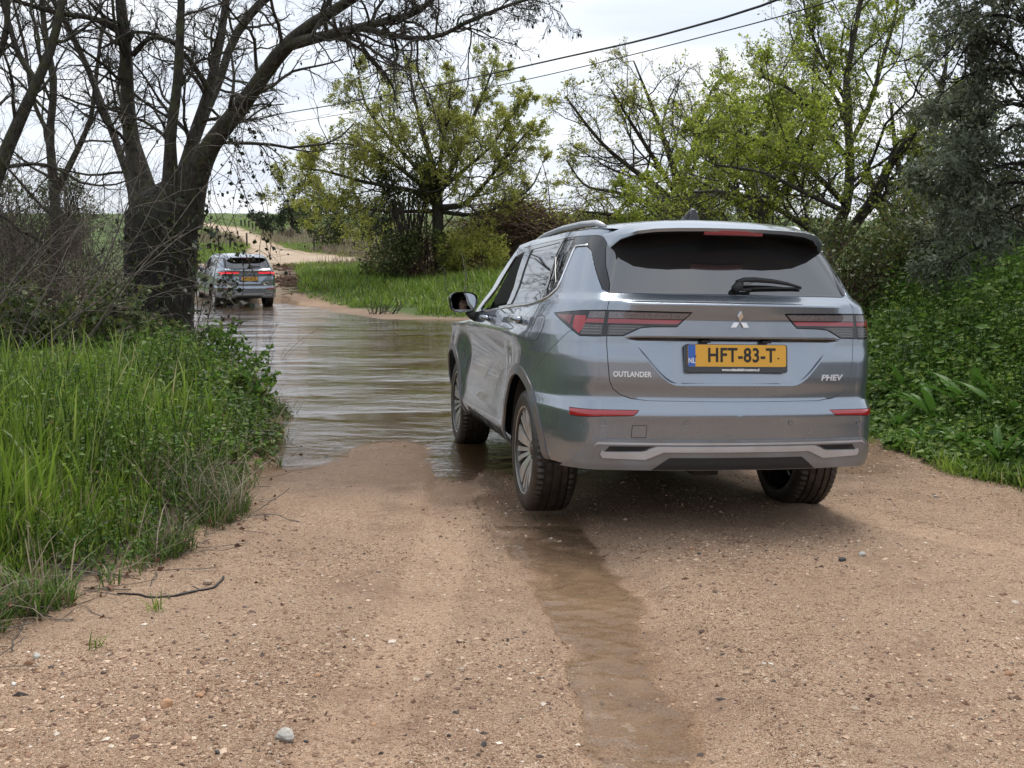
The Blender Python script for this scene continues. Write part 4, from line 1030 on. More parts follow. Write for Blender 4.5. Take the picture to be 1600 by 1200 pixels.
def water_mat(name, murk=(.085, .052, .020), k=11., ripple=1., scale=1., soak=.010):
    m, nt, b = new_mat(name); N = nt.nodes; L = nt.links
    geo = N.new('ShaderNodeNewGeometry')
    mp = N.new('ShaderNodeMapping'); L.new(geo.outputs['Position'], mp.inputs['Vector']); mp.inputs['Scale'].default_value = (.8*scale, 1.35*scale, 1); mp.inputs['Rotation'].default_value = (0, 0, .12)
    def nz(sc, det, ro=.5, dist=0.):
        n = N.new('ShaderNodeTexNoise'); n.inputs['Scale'].default_value = sc; n.inputs['Detail'].default_value = det; n.inputs['Roughness'].default_value = ro; n.inputs['Distortion'].default_value = dist; L.new(mp.outputs[0], n.inputs['Vector']); return n.outputs['Fac']
    n1 = nz(2.2, 3, .5, .6); n2 = nz(9, 4, .55, .4); n3 = nz(.55, 3); n4 = nz(26, 2)
    # rougher riffles in places, slicks in others
    amp = N.new('ShaderNodeMapRange'); amp.inputs[1].default_value = .35; amp.inputs[2].default_value = .65; amp.inputs[3].default_value = .22; amp.inputs[4].default_value = 1.45; L.new(n3, amp.inputs[0])
    def mth(op, a, c):
        n = N.new('ShaderNodeMath'); n.operation = op
        for i, q in ((0, a), (1, c)):
            if isinstance(q, (int, float)): n.inputs[i].default_value = q
            else: L.new(q, n.inputs[i])
        return n.outputs[0]
    mp2 = N.new('ShaderNodeMapping'); L.new(geo.outputs['Position'], mp2.inputs['Vector']); mp2.inputs['Scale'].default_value = (.34*scale, .60*scale, 1); mp2.inputs['Rotation'].default_value = (0, 0, -.10)
    n0 = N.new('ShaderNodeTexNoise'); n0.inputs['Scale'].default_value = 1.5; n0.inputs['Detail'].default_value = 2.5; n0.inputs['Distortion'].default_value = .5; L.new(mp2.outputs[0], n0.inputs['Vector'])
    hsum = mth('ADD', mth('MULTIPLY', n0.outputs['Fac'], .80), mth('ADD', mth('MULTIPLY', n1, 1.0), mth('ADD', mth('MULTIPLY', n2, .62), mth('MULTIPLY', n4, .17))))
    hsum = mth('MULTIPLY', hsum, amp.outputs[0])
    bp = N.new('ShaderNodeBump'); bp.inputs['Strength'].default_value = 1; bp.inputs['Distance'].default_value = .020*ripple; L.new(hsum, bp.inputs['Height'])
    at = N.new('ShaderNodeAttribute'); at.attribute_name = 'depth'
    ex = mth('SUBTRACT', 1., mth('POWER', 2.718, mth('MULTIPLY', at.outputs['Fac'], -k)))
    df = N.new('ShaderNodeBsdfDiffuse'); df.inputs['Color'].default_value = (*murk, 1)
    tr = N.new('ShaderNodeBsdfTransparent'); tr.inputs[0].default_value = (1, .985, .96, 1)
    body = N.new('ShaderNodeMixShader'); L.new(ex, body.inputs[0]); L.new(tr.outputs[0], body.inputs[1]); L.new(df.outputs[0], body.inputs[2])
    gl = N.new('ShaderNodeBsdfGlossy'); gl.inputs['Roughness'].default_value = .03; gl.inputs['Color'].default_value = (1, 1, 1, 1); L.new(bp.outputs[0], gl.inputs['Normal'])
    fr = N.new('ShaderNodeFresnel'); fr.inputs['IOR'].default_value = 1.36
    sk_ = N.new('ShaderNodeMapRange'); sk_.inputs[1].default_value = 0; sk_.inputs[2].default_value = soak; sk_.inputs[3].default_value = .0; L.new(at.outputs['Fac'], sk_.inputs[0])
    mx = N.new('ShaderNodeMixShader'); L.new(mth('MULTIPLY', fr.outputs[0], sk_.outputs[0]), mx.inputs[0]); L.new(body.outputs[0], mx.inputs[1]); L.new(gl.outputs[0], mx.inputs[2])
    N.remove(b); L.new(mx.outputs[0], N['Material Output'].inputs['Surface'])
    return m
def build_water():
    xs = np.concatenate([np.linspace(-60, -12, 40)[:-1], np.linspace(-12, 6, 181)[:-1], np.linspace(6, 60, 40)]); ys = np.concatenate([np.linspace(6.4, 12, 120)[:-1], np.linspace(12, 42, 150)])
    Xg, Yg = np.meshgrid(xs, ys, indexing='ij'); h, w = land(Xg, Yg)
    nx, ny = Xg.shape; V = np.stack([Xg, Yg, 0*Xg], -1).reshape(-1, 3)
    i = np.arange(nx-1)[:, None]*ny; j = np.arange(ny-1)[None]; F = np.stack([i+j, i+ny+j, i+ny+j+1, i+j+1], -1).reshape(-1, 4)
    keep = (h.ravel()[F] < .03).any(1); F = F[keep]; idx = np.unique(F); mp = np.zeros(len(V), int); mp[idx] = np.arange(len(idx))
    o = mesh_obj('water', V[idx], mp[F], water_mat('muddy_stream_water')); o['kind'] = 'structure'
    set_attr(o.data, 'depth', np.maximum(-h.ravel()[idx], 0)); return o
water = build_water()
def build_puddle():
    """thin film of water lying in the left wheel rut"""
    xs = np.linspace(-.25, 1.0, 110); ys = np.linspace(1.9, 5.6, 240); Xg, Yg = np.meshgrid(xs, ys, indexing='ij')
    h, w = land(Xg, Yg); lvl = road_z(Xg, Yg)-.0125+.013*fbm(Xg, Yg, .17, 5, 77, .62)+.006*fbm(Xg, Yg, .9, 2, 78)-.010*smooth(4.2, 5.6, Yg)
    nx, ny = Xg.shape; V = np.stack([Xg, Yg, lvl], -1).reshape(-1, 3); i = np.arange(nx-1)[:, None]*ny; j = np.arange(ny-1)[None]; F = np.stack([i+j, i+ny+j, i+ny+j+1, i+j+1], -1).reshape(-1, 4)
    dep = (lvl-h).ravel(); keep = (dep[F] > -.004).any(1); F = F[keep]; idx = np.unique(F); mp = np.zeros(len(V), int); mp[idx] = np.arange(len(idx))
    o = mesh_obj('puddle', V[idx], mp[F], water_mat('muddy_puddle_water', (.33, .218, .132), 48., .05, 6., .006)); o['kind'] = 'structure'
    set_attr(o.data, 'depth', np.maximum(dep[idx], 0)); return o
puddle = build_puddle()
# ------------------------------------------------------------------ trees
def bark_mat(name, c0, c1, moss=None, rough=.9):
    m, nt, b = new_mat(name); N = nt.nodes; L = nt.links
    tc = N.new('ShaderNodeTexCoord'); mp = N.new('ShaderNodeMapping'); mp.inputs['Scale'].default_value = (1, 1, .35); L.new(tc.outputs['Object'], mp.inputs[0])
    n = N.new('ShaderNodeTexNoise'); n.inputs['Scale'].default_value = 14; n.inputs['Detail'].default_value = 9; n.inputs['Roughness'].default_value = .68; L.new(mp.outputs[0], n.inputs['Vector'])
    r = N.new('ShaderNodeValToRGB'); r.color_ramp.elements[0].position = .34; r.color_ramp.elements[1].position = .68; r.color_ramp.elements[0].color = (*c0, 1); r.color_ramp.elements[1].color = (*c1, 1); L.new(n.outputs['Fac'], r.inputs[0])
    col = r.outputs[0]
    if moss:
        n2 = N.new('ShaderNodeTexNoise'); n2.inputs['Scale'].default_value = 3.2; n2.inputs['Detail'].default_value = 8; n2.inputs['Roughness'].default_value = .7; L.new(tc.outputs['Object'], n2.inputs['Vector'])
        mr = N.new('ShaderNodeMapRange'); mr.inputs[1].default_value = .50; mr.inputs[2].default_value = .62; mr.inputs[4].default_value = .8; L.new(n2.outputs['Fac'], mr.inputs[0])
        mx = N.new('ShaderNodeMix'); mx.data_type = 'RGBA'; L.new(mr.outputs[0], mx.inputs[0]); L.new(col, mx.inputs[6]); mx.inputs[7].default_value = (*moss, 1); col = mx.outputs[2]
    L.new(col, b.inputs['Base Color']); b.inputs['Roughness'].default_value = rough
    v = N.new('ShaderNodeTexVoronoi'); v.inputs['Scale'].default_value = 22; L.new(mp.outputs[0], v.inputs['Vector'])
    ad = N.new('ShaderNodeMath'); ad.operation = 'ADD'; L.new(v.outputs['Distance'], ad.inputs[0]); L.new(n.outputs['Fac'], ad.inputs[1])
    bp = N.new('ShaderNodeBump'); bp.inputs['Strength'].default_value = .9; bp.inputs['Distance'].default_value = .03; L.new(ad.outputs[0], bp.inputs['Height']); L.new(bp.outputs[0], b.inputs['Normal'])
    return m
def leaf_mat(name, stops, trans=.35, rough=.5):
    """each leaf takes its own shade; thin leaves let light through"""
    m, nt, b = new_mat(name); N = nt.nodes; L = nt.links
    g = N.new('ShaderNodeNewGeometry'); r = N.new('ShaderNodeValToRGB'); e = r.color_ramp.elements
    e[0].position = stops[0][0]; e[0].color = (*stops[0][1], 1); e[1].position = stops[-1][0]; e[1].color = (*stops[-1][1], 1)
    for p, c in stops[1:-1]: k = e.new(p); k.color = (*c, 1)
    L.new(g.outputs['Random Per Island'], r.inputs[0])
    n = N.new('ShaderNodeTexNoise'); n.inputs['Scale'].default_value = .9; n.inputs['Detail'].default_value = 3; L.new(g.outputs['Position'], n.inputs['Vector'])
    mr = N.new('ShaderNodeMapRange'); mr.inputs[1].default_value = .3; mr.inputs[2].default_value = .7; mr.inputs[3].default_value = .72; mr.inputs[4].default_value = 1.25; L.new(n.outputs['Fac'], mr.inputs[0])
    hs = N.new('ShaderNodeHueSaturation'); L.new(mr.outputs[0], hs.inputs['Value']); L.new(r.outputs[0], hs.inputs['Color'])
    L.new(hs.outputs[0], b.inputs['Base Color']); b.inputs['Roughness'].default_value = rough; b.inputs['Specular IOR Level'].default_value = .35
    t = N.new('ShaderNodeBsdfTranslucent'); L.new(hs.outputs[0], t.inputs[0]); mx = N.new('ShaderNodeMixShader'); mx.inputs[0].default_value = trans
    L.new(b.outputs[0], mx.inputs[1]); L.new(t.outputs[0], mx.inputs[2]); L.new(mx.outputs[0], N['Material Output'].inputs['Surface'])
    return m
ML = dict(
    bark_dark=bark_mat('dark_ash_bark', (.007, .006, .005), (.040, .034, .027), (.032, .036, .013)),
    bark_grey=bark_mat('lichened_bark', (.018, .015, .012), (.075, .066, .050), (.060, .066, .024)),
    twig=bark_mat('brown_twig_bark', (.030, .023, .017), (.085, .066, .050)),
    twig_pale=bark_mat('pale_dry_twig_bark', (.085, .070, .055), (.22, .19, .155)),
    dead=bark_mat('red_brown_dead_branches', (.060, .035, .024), (.20, .125, .085)),
    spring=leaf_mat('yellow_green_spring_leaves', [(0, (.23, .26, .045)), (.5, (.36, .39, .080)), (.85, (.46, .47, .12)), (1, (.48, .44, .14))], .64),
    bright=leaf_mat('bright_green_spring_leaves', [(0, (.16, .23, .030)), (.5, (.30, .375, .050)), (.85, (.40, .455, .080)), (1, (.45, .46, .11))], .62),
    olive=leaf_mat('grey_green_evergreen_leaves', [(0, (.085, .105, .060)), (.5, (.165, .190, .120)), (.9, (.26, .285, .20)), (1, (.38, .40, .31))], .5, .4),
    pine=leaf_mat('dark_pine_needles', [(0, (.016, .032, .012)), (.6, (.034, .060, .020)), (1, (.065, .095, .035))], .15, .6),
    bramble=leaf_mat('dull_green_bramble_leaves', [(0, (.032, .048, .014)), (.5, (.070, .098, .024)), (.85, (.12, .145, .040)), (1, (.19, .16, .07))], .35),
    nettle=leaf_mat('fresh_green_weed_leaves', [(0, (.045, .10, .016)), (.5, (.10, .195, .030)), (.85, (.17, .275, .045)), (1, (.25, .31, .075))], .46),
    grass=leaf_mat('grass_blades', [(0, (.09, .15, .018)), (.45, (.155, .25, .030)), (.8, (.22, .32, .045)), (.95, (.30, .35, .09)), (1, (.42, .37, .21))], .45, .42),
    grass_dark=leaf_mat('dark_grass_blades', [(0, (.045, .090, .014)), (.6, (.080, .150, .022)), (1, (.14, .19, .045))], .4, .5),
    dry=leaf_mat('dry_straw_blades', [(0, (.16, .12, .075)), (.6, (.27, .22, .15)), (1, (.38, .33, .25))], .3, .7),
    ivy=leaf_mat('dark_ivy_leaves', [(0, (.012, .020, .008)), (.6, (.024, .036, .012)), (1, (.05, .06, .02))], .15, .4),
    dock=leaf_mat('dock_leaves', [(0, (.050, .120, .018)), (.6, (.080, .170, .028)), (1, (.13, .22, .045))], .35, .4),
    red_stem=leaf_mat('brown_dead_leaves', [(0, (.07, .035, .02)), (1, (.20, .10, .055))], .2, .7),
)

def rnd_perp(T, r):
    v = r.normal(size=T.shape); v -= (v*T).sum(-1, keepdims=True)*T; return v/(np.linalg.norm(v, axis=-1, keepdims=True)+1e-9)
def unit(v): return v/(np.linalg.norm(v, axis=-1, keepdims=True)+1e-9)
def walk(P0, D0, L, n, r, wig, up, droop=0.):
    """many branches at once: each goes n steps from its foot, wandering, drawn up or down"""
    B = len(P0); P = np.zeros((B, n, 3)); P[:, 0] = P0; D = D0.copy(); st = (L/(n-1))[:, None]
    for k in range(1, n):
        D = unit(D+r.normal(size=D.shape)*wig+np.array([0, 0, 1.])*(up-droop*k/n)); P[:, k] = P[:, k-1]+D*st
    return P
def spawn(P, Rad, per, r, lo, hi, ang, lf, rf, n, wig, up, droop=0., jit=.35, tip=True, minr=.0025, lenv=None, maxr=.034):
    """children along each parent: angle off the parent, length as a share of the parent's"""
    B, m, _ = P.shape; seg = np.linalg.norm(np.diff(P, axis=1), axis=2).sum(1)
    k = B*per; ib = np.repeat(np.arange(B), per); t = lo+(hi-lo)*((np.tile(np.arange(per), B)+r.random(k))/per)
    x = t*(m-1); i = np.minimum(x.astype(int), m-2); f = (x-i)[:, None]
    P0 = P[ib, i]*(1-f)+P[ib, i+1]*f; T = unit(P[ib, i+1]-P[ib, i]); a = R_(1)*(ang+r.normal(size=k)*ang*jit)
    D = T*np.cos(a)[:, None]+rnd_perp(T, r)*np.sin(a)[:, None]
    Lc = seg[ib]*lf*(1.15-.75*t)*(1+r.normal(size=k)*.22) if lenv is None else lenv*(1+r.normal(size=k)*.25)*np.ones(k)
    Lc = np.maximum(Lc, .04); r0 = Rad[ib, i]*(1-f[:, 0])+Rad[ib, i+1]*f[:, 0]
    Q = walk(P0, D, Lc, n, r, wig, up, droop); rr = np.clip(r0*rf, minr, maxr)[:, None]*np.linspace(1, .35, n)[None]
    return Q, np.maximum(rr, minr*.6)
def tubes(P, Rad, k):
    """all branches of a level as tubes"""
    B, n, _ = P.shape; T = np.zeros_like(P); T[:, 1:-1] = P[:, 2:]-P[:, :-2]; T[:, 0] = P[:, 1]-P[:, 0]; T[:, -1] = P[:, -1]-P[:, -2]; T = unit(T)
    ref = np.where(np.abs(T[:, :1, 2:3]) > .9, np.array([1., 0, 0]), np.array([0, 0, 1.]))
    a = unit(np.cross(T, ref)); b = np.cross(T, a); q = 2*np.pi*np.arange(k)/k
    V = P[:, :, None]+(a[:, :, None]*np.cos(q)[:, None]+b[:, :, None]*np.sin(q)[:, None])*Rad[:, :, None, None]
    base = (np.arange(B)*n*k)[:, None, None]; i = (np.arange(n-1)*k)[None, :, None]; j = np.arange(k)[None, None]; j2 = (j+1) % k
    F = np.stack([base+i+j, base+i+j2, base+i+k+j2, base+i+k+j], -1).reshape(-1, 4)
    return V.reshape(-1, 3), F
def join(parts):
    V = []; F = []; o = 0
    for v, f in parts: V.append(v); F.append(f+o); o += len(v)
    return np.concatenate(V), np.concatenate(F)
def leaves(C, D, size, r, w=.5, flat=.0, droop=0., n_up=.4):
    """diamond leaves at points C pointing along D"""
    k = len(C); s = size*(1+.35*r.normal(size=k)).clip(.45, 1.8); D = unit(D+np.array([0, 0, -droop])); N = unit(rnd_perp(D, r)+np.array([0, 0, n_up])); S = unit(np.cross(D, N))
    s = s[:, None]; bend = N*s*.12
    V = np.stack([C, C+D*s*.45+S*s*w*.5-bend, C+D*s, C+D*s*.45-S*s*w*.5-bend], 1).reshape(-1, 3)
    return V, (np.arange(k)[:, None]*4+np.arange(4)[None])
def leaves5(C, D, size, r, w=.6, droop=0., n_up=1.):
    """leaves folded along the midrib"""
    k = len(C); s = (size*(1+.3*r.normal(size=k)).clip(.5, 1.6))[:, None]; D = unit(D+np.array([0, 0, -droop])); N = unit(rnd_perp(D, r)+np.array([0, 0, n_up])); S = unit(np.cross(D, N)); N = np.cross(S, D)
    V = np.stack([C, C+D*s*.42+S*s*w*.5+N*s*.10, C+D*s-N*s*.10, C+D*s*.42-S*s*w*.5+N*s*.10, C+D*s*.5-N*s*.03], 1).reshape(-1, 3)
    return V, (np.arange(k)[:, None, None]*5+np.array([[0, 1, 4], [1, 2, 4], [2, 3, 4], [3, 0, 4]])[None]).reshape(-1, 3)
def pts_along(P, per, r, lo=.0):
    B, n, _ = P.shape; k = B*per; ib = np.repeat(np.arange(B), per); x = (lo+(1-lo)*r.random(k))*(n-1); i = np.minimum(x.astype(int), n-2); f = (x-i)[:, None]
    return P[ib, i]*(1-f)+P[ib, i+1]*f, unit(P[ib, i+1]-P[ib, i])
def smooth_line(pts, n):
    """a limb through surveyed points (x, y, z, radius)"""
    q = np.array(pts, float); t = np.concatenate([[0], np.cumsum(np.linalg.norm(np.diff(q[:, :3], axis=0), axis=1))]); s = np.linspace(0, t[-1], n); out = np.zeros((n, 4))
    m = np.gradient(q, t, axis=0)
    for i, a in enumerate(s):
        k = min(max(np.searchsorted(t, a)-1, 0), len(t)-2); h = t[k+1]-t[k]; u = (a-t[k])/h
        out[i] = (2*u**3-3*u**2+1)*q[k]+(u**3-2*u**2+u)*h*m[k]+(-2*u**3+3*u**2)*q[k+1]+(u**3-u**2)*h*m[k+1]
    out[:, 3] = np.interp(s, t, q[:, 3]); return out[:, :3], out[:, 3]
def limb_px(pts, d, n=14):
    """limb surveyed in the photograph: (u, v, width in pixels, offset in depth)"""
    q = []
    for p in pts:
        u, v, w = p[:3]; dd = d+(p[3] if len(p) > 3 else 0); c = un(u, v, d=dd); q.append((*c, w*dd/1650/2))
    return smooth_line(q, n)
def make_thing(name, loc, label, cat, group=None):
    e = empty(name, tuple(loc)); tag(e, label, cat, group); return e
def child(name, V, F, mat, root, kind=None, smooth_=True):
    o = mesh_obj(name, np.asarray(V)-np.array(root.location), F, mat, root, smooth_)
    if kind: o['kind'] = kind
    return o
def gnarl(P, Rad, r, k=12, amp=.12):
    """a single stout limb with an uneven, buttressed section"""
    V, F = tubes(P[None], Rad[None], k); n = len(P); V = V.reshape(n, k, 3); c = P[:, None]; ph = r.random(3)*6
    q = 2*np.pi*np.arange(k)/k
    s = 1+amp*(np.sin(3*q+ph[0])[None]*.5+np.sin(5*q+ph[1])[None]*.35)+amp*.6*r.normal(size=(n, k))*.5
    return (c+(V-c)*s[..., None]).reshape(-1, 3), F

# ---- the old ash at the water's edge, left: stout trunk, five limbs, bare twigs
def old_ash():
    r = np.random.default_rng(11); D = 18.0
    foot = un(238, 530, d=D); root = make_thing('ash_tree', (foot[0], foot[1], .02), 'stout bare tree with five dark limbs and hanging ivy standing at the water edge', 'tree')
    tp, tr = limb_px([(236, 545, 175), (238, 525, 140), (246, 490, 104), (250, 440, 102), (252, 390, 104), (254, 338, 102), (257, 318, 84), (261, 300, 52), (264, 284, 16)], D, 24)
    V1, F1 = gnarl(tp, tr, r, 28, .10)
    # root flare
    child('trunk', V1, F1, ML['bark_dark'], root)
    L = [
        [(228, 350, 44, .1), (222, 290, 36, .2), (207, 230, 30, .3), (199, 160, 26, .4), (196, 90, 24, .3), (190, 20, 21, .2), (182, -60, 17, .1), (170, -160, 10, .0)],
        [(262, 340, 40, -.2), (266, 280, 24, -.3), (266, 215, 21, -.5), (276, 140, 19, -.6), (281, 60, 17, -.7), (284, -20, 14, -.8), (292, -130, 8, -.9)],
        [(272, 335, 42, .2), (286, 275, 22, .4), (305, 205, 20, .7), (326, 140, 18, .9), (343, 70, 17, 1.1), (352, 10, 15, 1.2), (362, -80, 10, 1.3)],
        [(284, 345, 50, .0), (304, 280, 40, -.2), (330, 225, 36, -.5), (372, 172, 33, -.8), (408, 122, 31, -1.1), (436, 85, 30, -1.4), (470, 50, 27, -1.6), (512, 22, 22, -1.8), (556, -6, 19, -2.0), (615, -50, 14, -2.2)],
        [(275, 345, 40, .5), (290, 268, 20, .9), (312, 200, 18, 1.4), (342, 128, 16, 1.9), (366, 60, 17, 2.2), (398, 14, 18, 2.3), (440, -24, 16, 2.2), (480, -70, 10, 2.)],
        [(225, 345, 34, .6), (204, 285, 15, 1.0), (182, 225, 14, 1.3), (158, 160, 13, 1.5), (132, 95, 12, 1.6), (100, 30, 12, 1.4), (60, -40, 9, 1.)],
    ]
    sub = [[(452, 70, 20, -1.5), (500, 58, 16, -1.9), (556, 45, 14, -2.2), (606, 32, 12, -2.4), (652, 18, 9, -2.6), (690, -14, 6, -2.8)],
           [(560, 42, 11, -2.2), (610, 54, 8, -2.6), (655, 60, 8, -3.0), (692, 54, 7, -3.3), (735, 32, 6, -3.6), (790, 10, 5, -3.8), (850, -8, 3, -4.)],
           [(332, 150, 10, .9), (300, 100, 8, .6), (262, 62, 6, .2), (215, 50, 5, .0), (160, 75, 4, -.3)],
           [(207, 60, 16, .3), (150, 30, 9, .0), (90, 20, 8, -.3), (20, 0, 6, -.6)],
           [(208, 85, 9, .3), (235, 60, 7, .0), (262, 62, 6, -.2), (300, 80, 5, -.5)]]
    P = []; Rr = []
    for i, q in enumerate(L):
        p, rd = limb_px(q, D, 16); rd = rd*np.interp(np.linspace(0, 1, 16), [0, .10, .28, 1], [1.35, 1.1, .80, .74]); v, f = gnarl(p, rd, r, 12, .10); child('limb', v, f, ML['bark_grey'], root); P.append(p); Rr.append(rd)
    for q in sub:
        p, rd = limb_px(q, D, 16); v, f = gnarl(p, rd, r, 8, .08); child('limb', v, f, ML['bark_grey'], root); P.append(p); Rr.append(rd)
    P = np.array(P); Rr = np.array(Rr)
    a1, r1 = spawn(P, Rr, 13, r, .18, 1., 48, .40, .36, 9, .20, .05); a1b, r1b = spawn(P[[6, 7]], Rr[[6, 7]], 16, r, .2, 1., 55, .42, .5, 9, .2, -.03)
    a1 = np.concatenate([a1, a1b]); r1 = np.concatenate([r1, r1b])
    a2, r2 = spawn(a1, r1, 8, r, .2, 1., 45, .50, .55, 7, .24, .02, .10, minr=.004)
    a3, r3 = spawn(a2, r2, 5, r, .2, 1., 42, .62, .6, 5, .28, .0, .18, minr=.0032)
    a4, r4 = spawn(a3[::2], r3[::2], 3, r, .3, 1., 42, .6, .6, 4, .3, .04, .1, minr=.0028)
    V, F = join([tubes(a1, r1, 5), tubes(a2, r2, 4)]); child('branches', V, F, ML['bark_grey'], root, 'stuff')
    V, F = join([tubes(a3, r3, 3), tubes(a4, r4, 3)]); child('twigs', V, F, ML['twig'], root, 'stuff')
    # dry seed bunches and a few old leaves
    c, d = pts_along(a3, 1, r, .7); s = r.random(len(c)) < .22; V, F = leaves(c[s], unit(d[s]*.4+np.array([0, 0, -1])), .055, r, .55); child('seed_bunches', V, F, ML['ivy'], root, 'stuff')
    # ivy and bramble hanging from the big right limb
    st = []
    for u, v, w in [(330, 225, 0), (352, 200, 0), (372, 172, 0), (318, 250, 0), (345, 212, 1), (300, 285, 0), (362, 185, 1), (392, 150, 1), (308, 275, 0)]:
        for _ in range(2): st.append(un(u+r.normal()*8, v+r.normal()*8, d=D-.4-r.random()*.6))
    st = np.array(st); Dn = unit(r.normal(size=st.shape)*.35+np.array([.25, -.1, -1])); ln = r.uniform(.7, 3.0, len(st))
    H = walk(st, Dn, ln, 16, r, .16, -.10); V, F = tubes(H, np.full((len(st), 16), .006), 3)
    h2, q2 = spawn(H, np.full((len(st), 16), .006), 6, r, .2, 1, 60, .25, .6, 6, .25, -.1, minr=.003, lenv=.45); V2, F2 = tubes(h2, q2, 3)
    V, F = join([(V, F), (V2, F2)]); iv = child('ivy', V, F, ML['twig'], root, 'stuff')
    c, d = pts_along(np.concatenate([h2]), 2, r, .2); c2, d2 = pts_along(H, 8, r, .1); c = np.concatenate([c, c2]); d = np.concatenate([d, d2])
    V, F = leaves(c, r.normal(size=c.shape)+np.array([0, 0, -.5]), .062, r, .85); o = mesh_obj('leaves', V-np.array(root.location), F, ML['ivy'], iv); o['kind'] = 'stuff'
    # tangle of thin shoots round the trunk and ivy on it
    n = 46; i = r.integers(2, 19, n); ang = r.uniform(math.pi*.95, math.pi*2.05, n); P0 = tp[i]+np.stack([np.cos(ang), np.sin(ang), 0*ang], -1)*(tr[i]*1.02)[:, None]
    S = walk(P0, unit(r.normal(size=P0.shape)+np.stack([np.cos(ang), np.sin(ang)-.3, 0*ang], -1)*.9+np.array([0, 0, .25])), r.uniform(.5, 1.7, n), 9, r, .22, -.10); V, F = tubes(S, np.full((n, 9), .0055), 3)
    child('shoots', V, F, ML['twig_pale'], root, 'stuff')
    n = 1500; i = r.integers(6, 21, n); ang = r.uniform(math.pi*.8, math.pi*2.2, n); hz = r.random(n)[:, None]; P0 = (tp[i]*(1-hz)+tp[np.minimum(i+1, 21)]*hz)+np.stack([np.cos(ang), np.sin(ang), 0*ang], -1)*(tr[i]*1.03)[:, None]
    keep = vnoise(ang*1.3, P0[:, 2], .5, 3) > .15; P0 = P0[keep]; V, F = leaves(P0, r.normal(size=P0.shape)+np.array([0, -.3, -.5]), .055, r, .85); child('moss', V, F, ML['bramble'], root, 'stuff')
    return root
old_ash()

def bare_tree(limbs, D, seed, label, group, per=(9, 6, 5), name='bare_tree', mat='bark_grey', twig='twig', leaf=None, lf=.42, thin=1.):
    r = np.random.default_rng(seed); f = un(limbs[0][0][0], limbs[0][0][1], d=D); root = make_thing(name, (f[0], f[1], gz(f[0], f[1])), label, 'tree', group)
    P = []; Rr = []
    for i, q in enumerate(limbs):
        p, rd = limb_px(q, D, 16); rd = rd*thin; v, fc = gnarl(p, rd, r, 10, .1); child('trunk' if i == 0 else 'limb', v, fc, ML[mat], root); P.append(p); Rr.append(rd)
    P = np.array(P); Rr = np.array(Rr)
    a1, r1 = spawn(P, Rr, per[0], r, .2, 1., 48, lf, .45, 9, .20, .05, minr=.010); a2, r2 = spawn(a1, r1, per[1], r, .15, 1., 45, .52, .55, 7, .24, .03, .08, minr=.0042*D/18); a3, r3 = spawn(a2, r2, per[2], r, .15, 1., 42, .55, .6, 5, .28, .02, .06, minr=.0034*D/18)
    V, F = join([tubes(a1, r1, 5), tubes(a2, r2, 3)]); child('branches', V, F, ML[mat], root, 'stuff'); V, F = tubes(a3, r3, 3); child('twigs', V, F, ML[twig], root, 'stuff')
    return root, (a1, a2, a3)
bare_tree([[(-60, 480, 60), (-40, 360, 46), (0, 260, 36), (25, 200, 30), (52, 140, 26), (80, 75, 22), (96, 10, 18), (110, -80, 12)], [(0, 265, 26), (-20, 190, 22), (-12, 110, 18), (10, 50, 15), (6, -40, 12), (0, -120, 8)], [(58, 130, 18), (30, 85, 14), (12, 30, 12), (-10, -40, 9)]],
          16.5, 21, 'bare mossy tree with a leaning trunk at the left picture edge', 'bare trees on the left bank', thin=.62)
bare_tree([[(85, 470, 34), (90, 380, 28), (84, 290, 24), (78, 210, 20), (84, 130, 18), (70, 50, 15), (62, -60, 10)], [(88, 300, 20), (118, 240, 15), (140, 190, 12), (150, 120, 10), (160, 40, 8)], [(80, 220, 12), (50, 150, 10), (40, 80, 8), (20, 0, 6)]],
          22, 22, 'thin bare tree standing between the leaning tree and the stout ash', 'bare trees on the left bank', thin=.6)

def crown_tree(name, label, limbs, D, seed, leaf, size, per=(10, 7, 5), nl=5, leafy=.75, fork_up=.06, group=None, mat='bark_grey', bare=0., lw=.5, cat='tree', twig='twig', keep=None, droop=.05, lf=.5, thin=1.):
    """tree whose limbs are surveyed; smaller branches and leaves grow from them"""
    root, (a1, a2, a3) = bare_tree(limbs, D, seed, label, group, per, name, mat, twig, lf=lf, thin=thin)
    r = np.random.default_rng(seed+1); c, d = pts_along(a3, nl, r, .25)
    if keep is not None:
        m = keep(c, r); c, d = c[m], d[m]
    c = c+r.normal(size=c.shape)*size*.5
    V, F = leaves(c, unit(d+r.normal(size=c.shape)*.8), size, r, lw, droop=.15); child('foliage', V, F, ML[leaf], root, 'stuff')
    return root
def clumps(scale, thr, seed):
    """leaf only where a noise is high: bare gaps between leafy clumps"""
    return lambda c, r: (fbm(c[:, 0]+c[:, 1]*.4, c[:, 2]+c[:, 1]*.3, scale, 3, seed)+r.normal(size=len(c))*.16) > thr
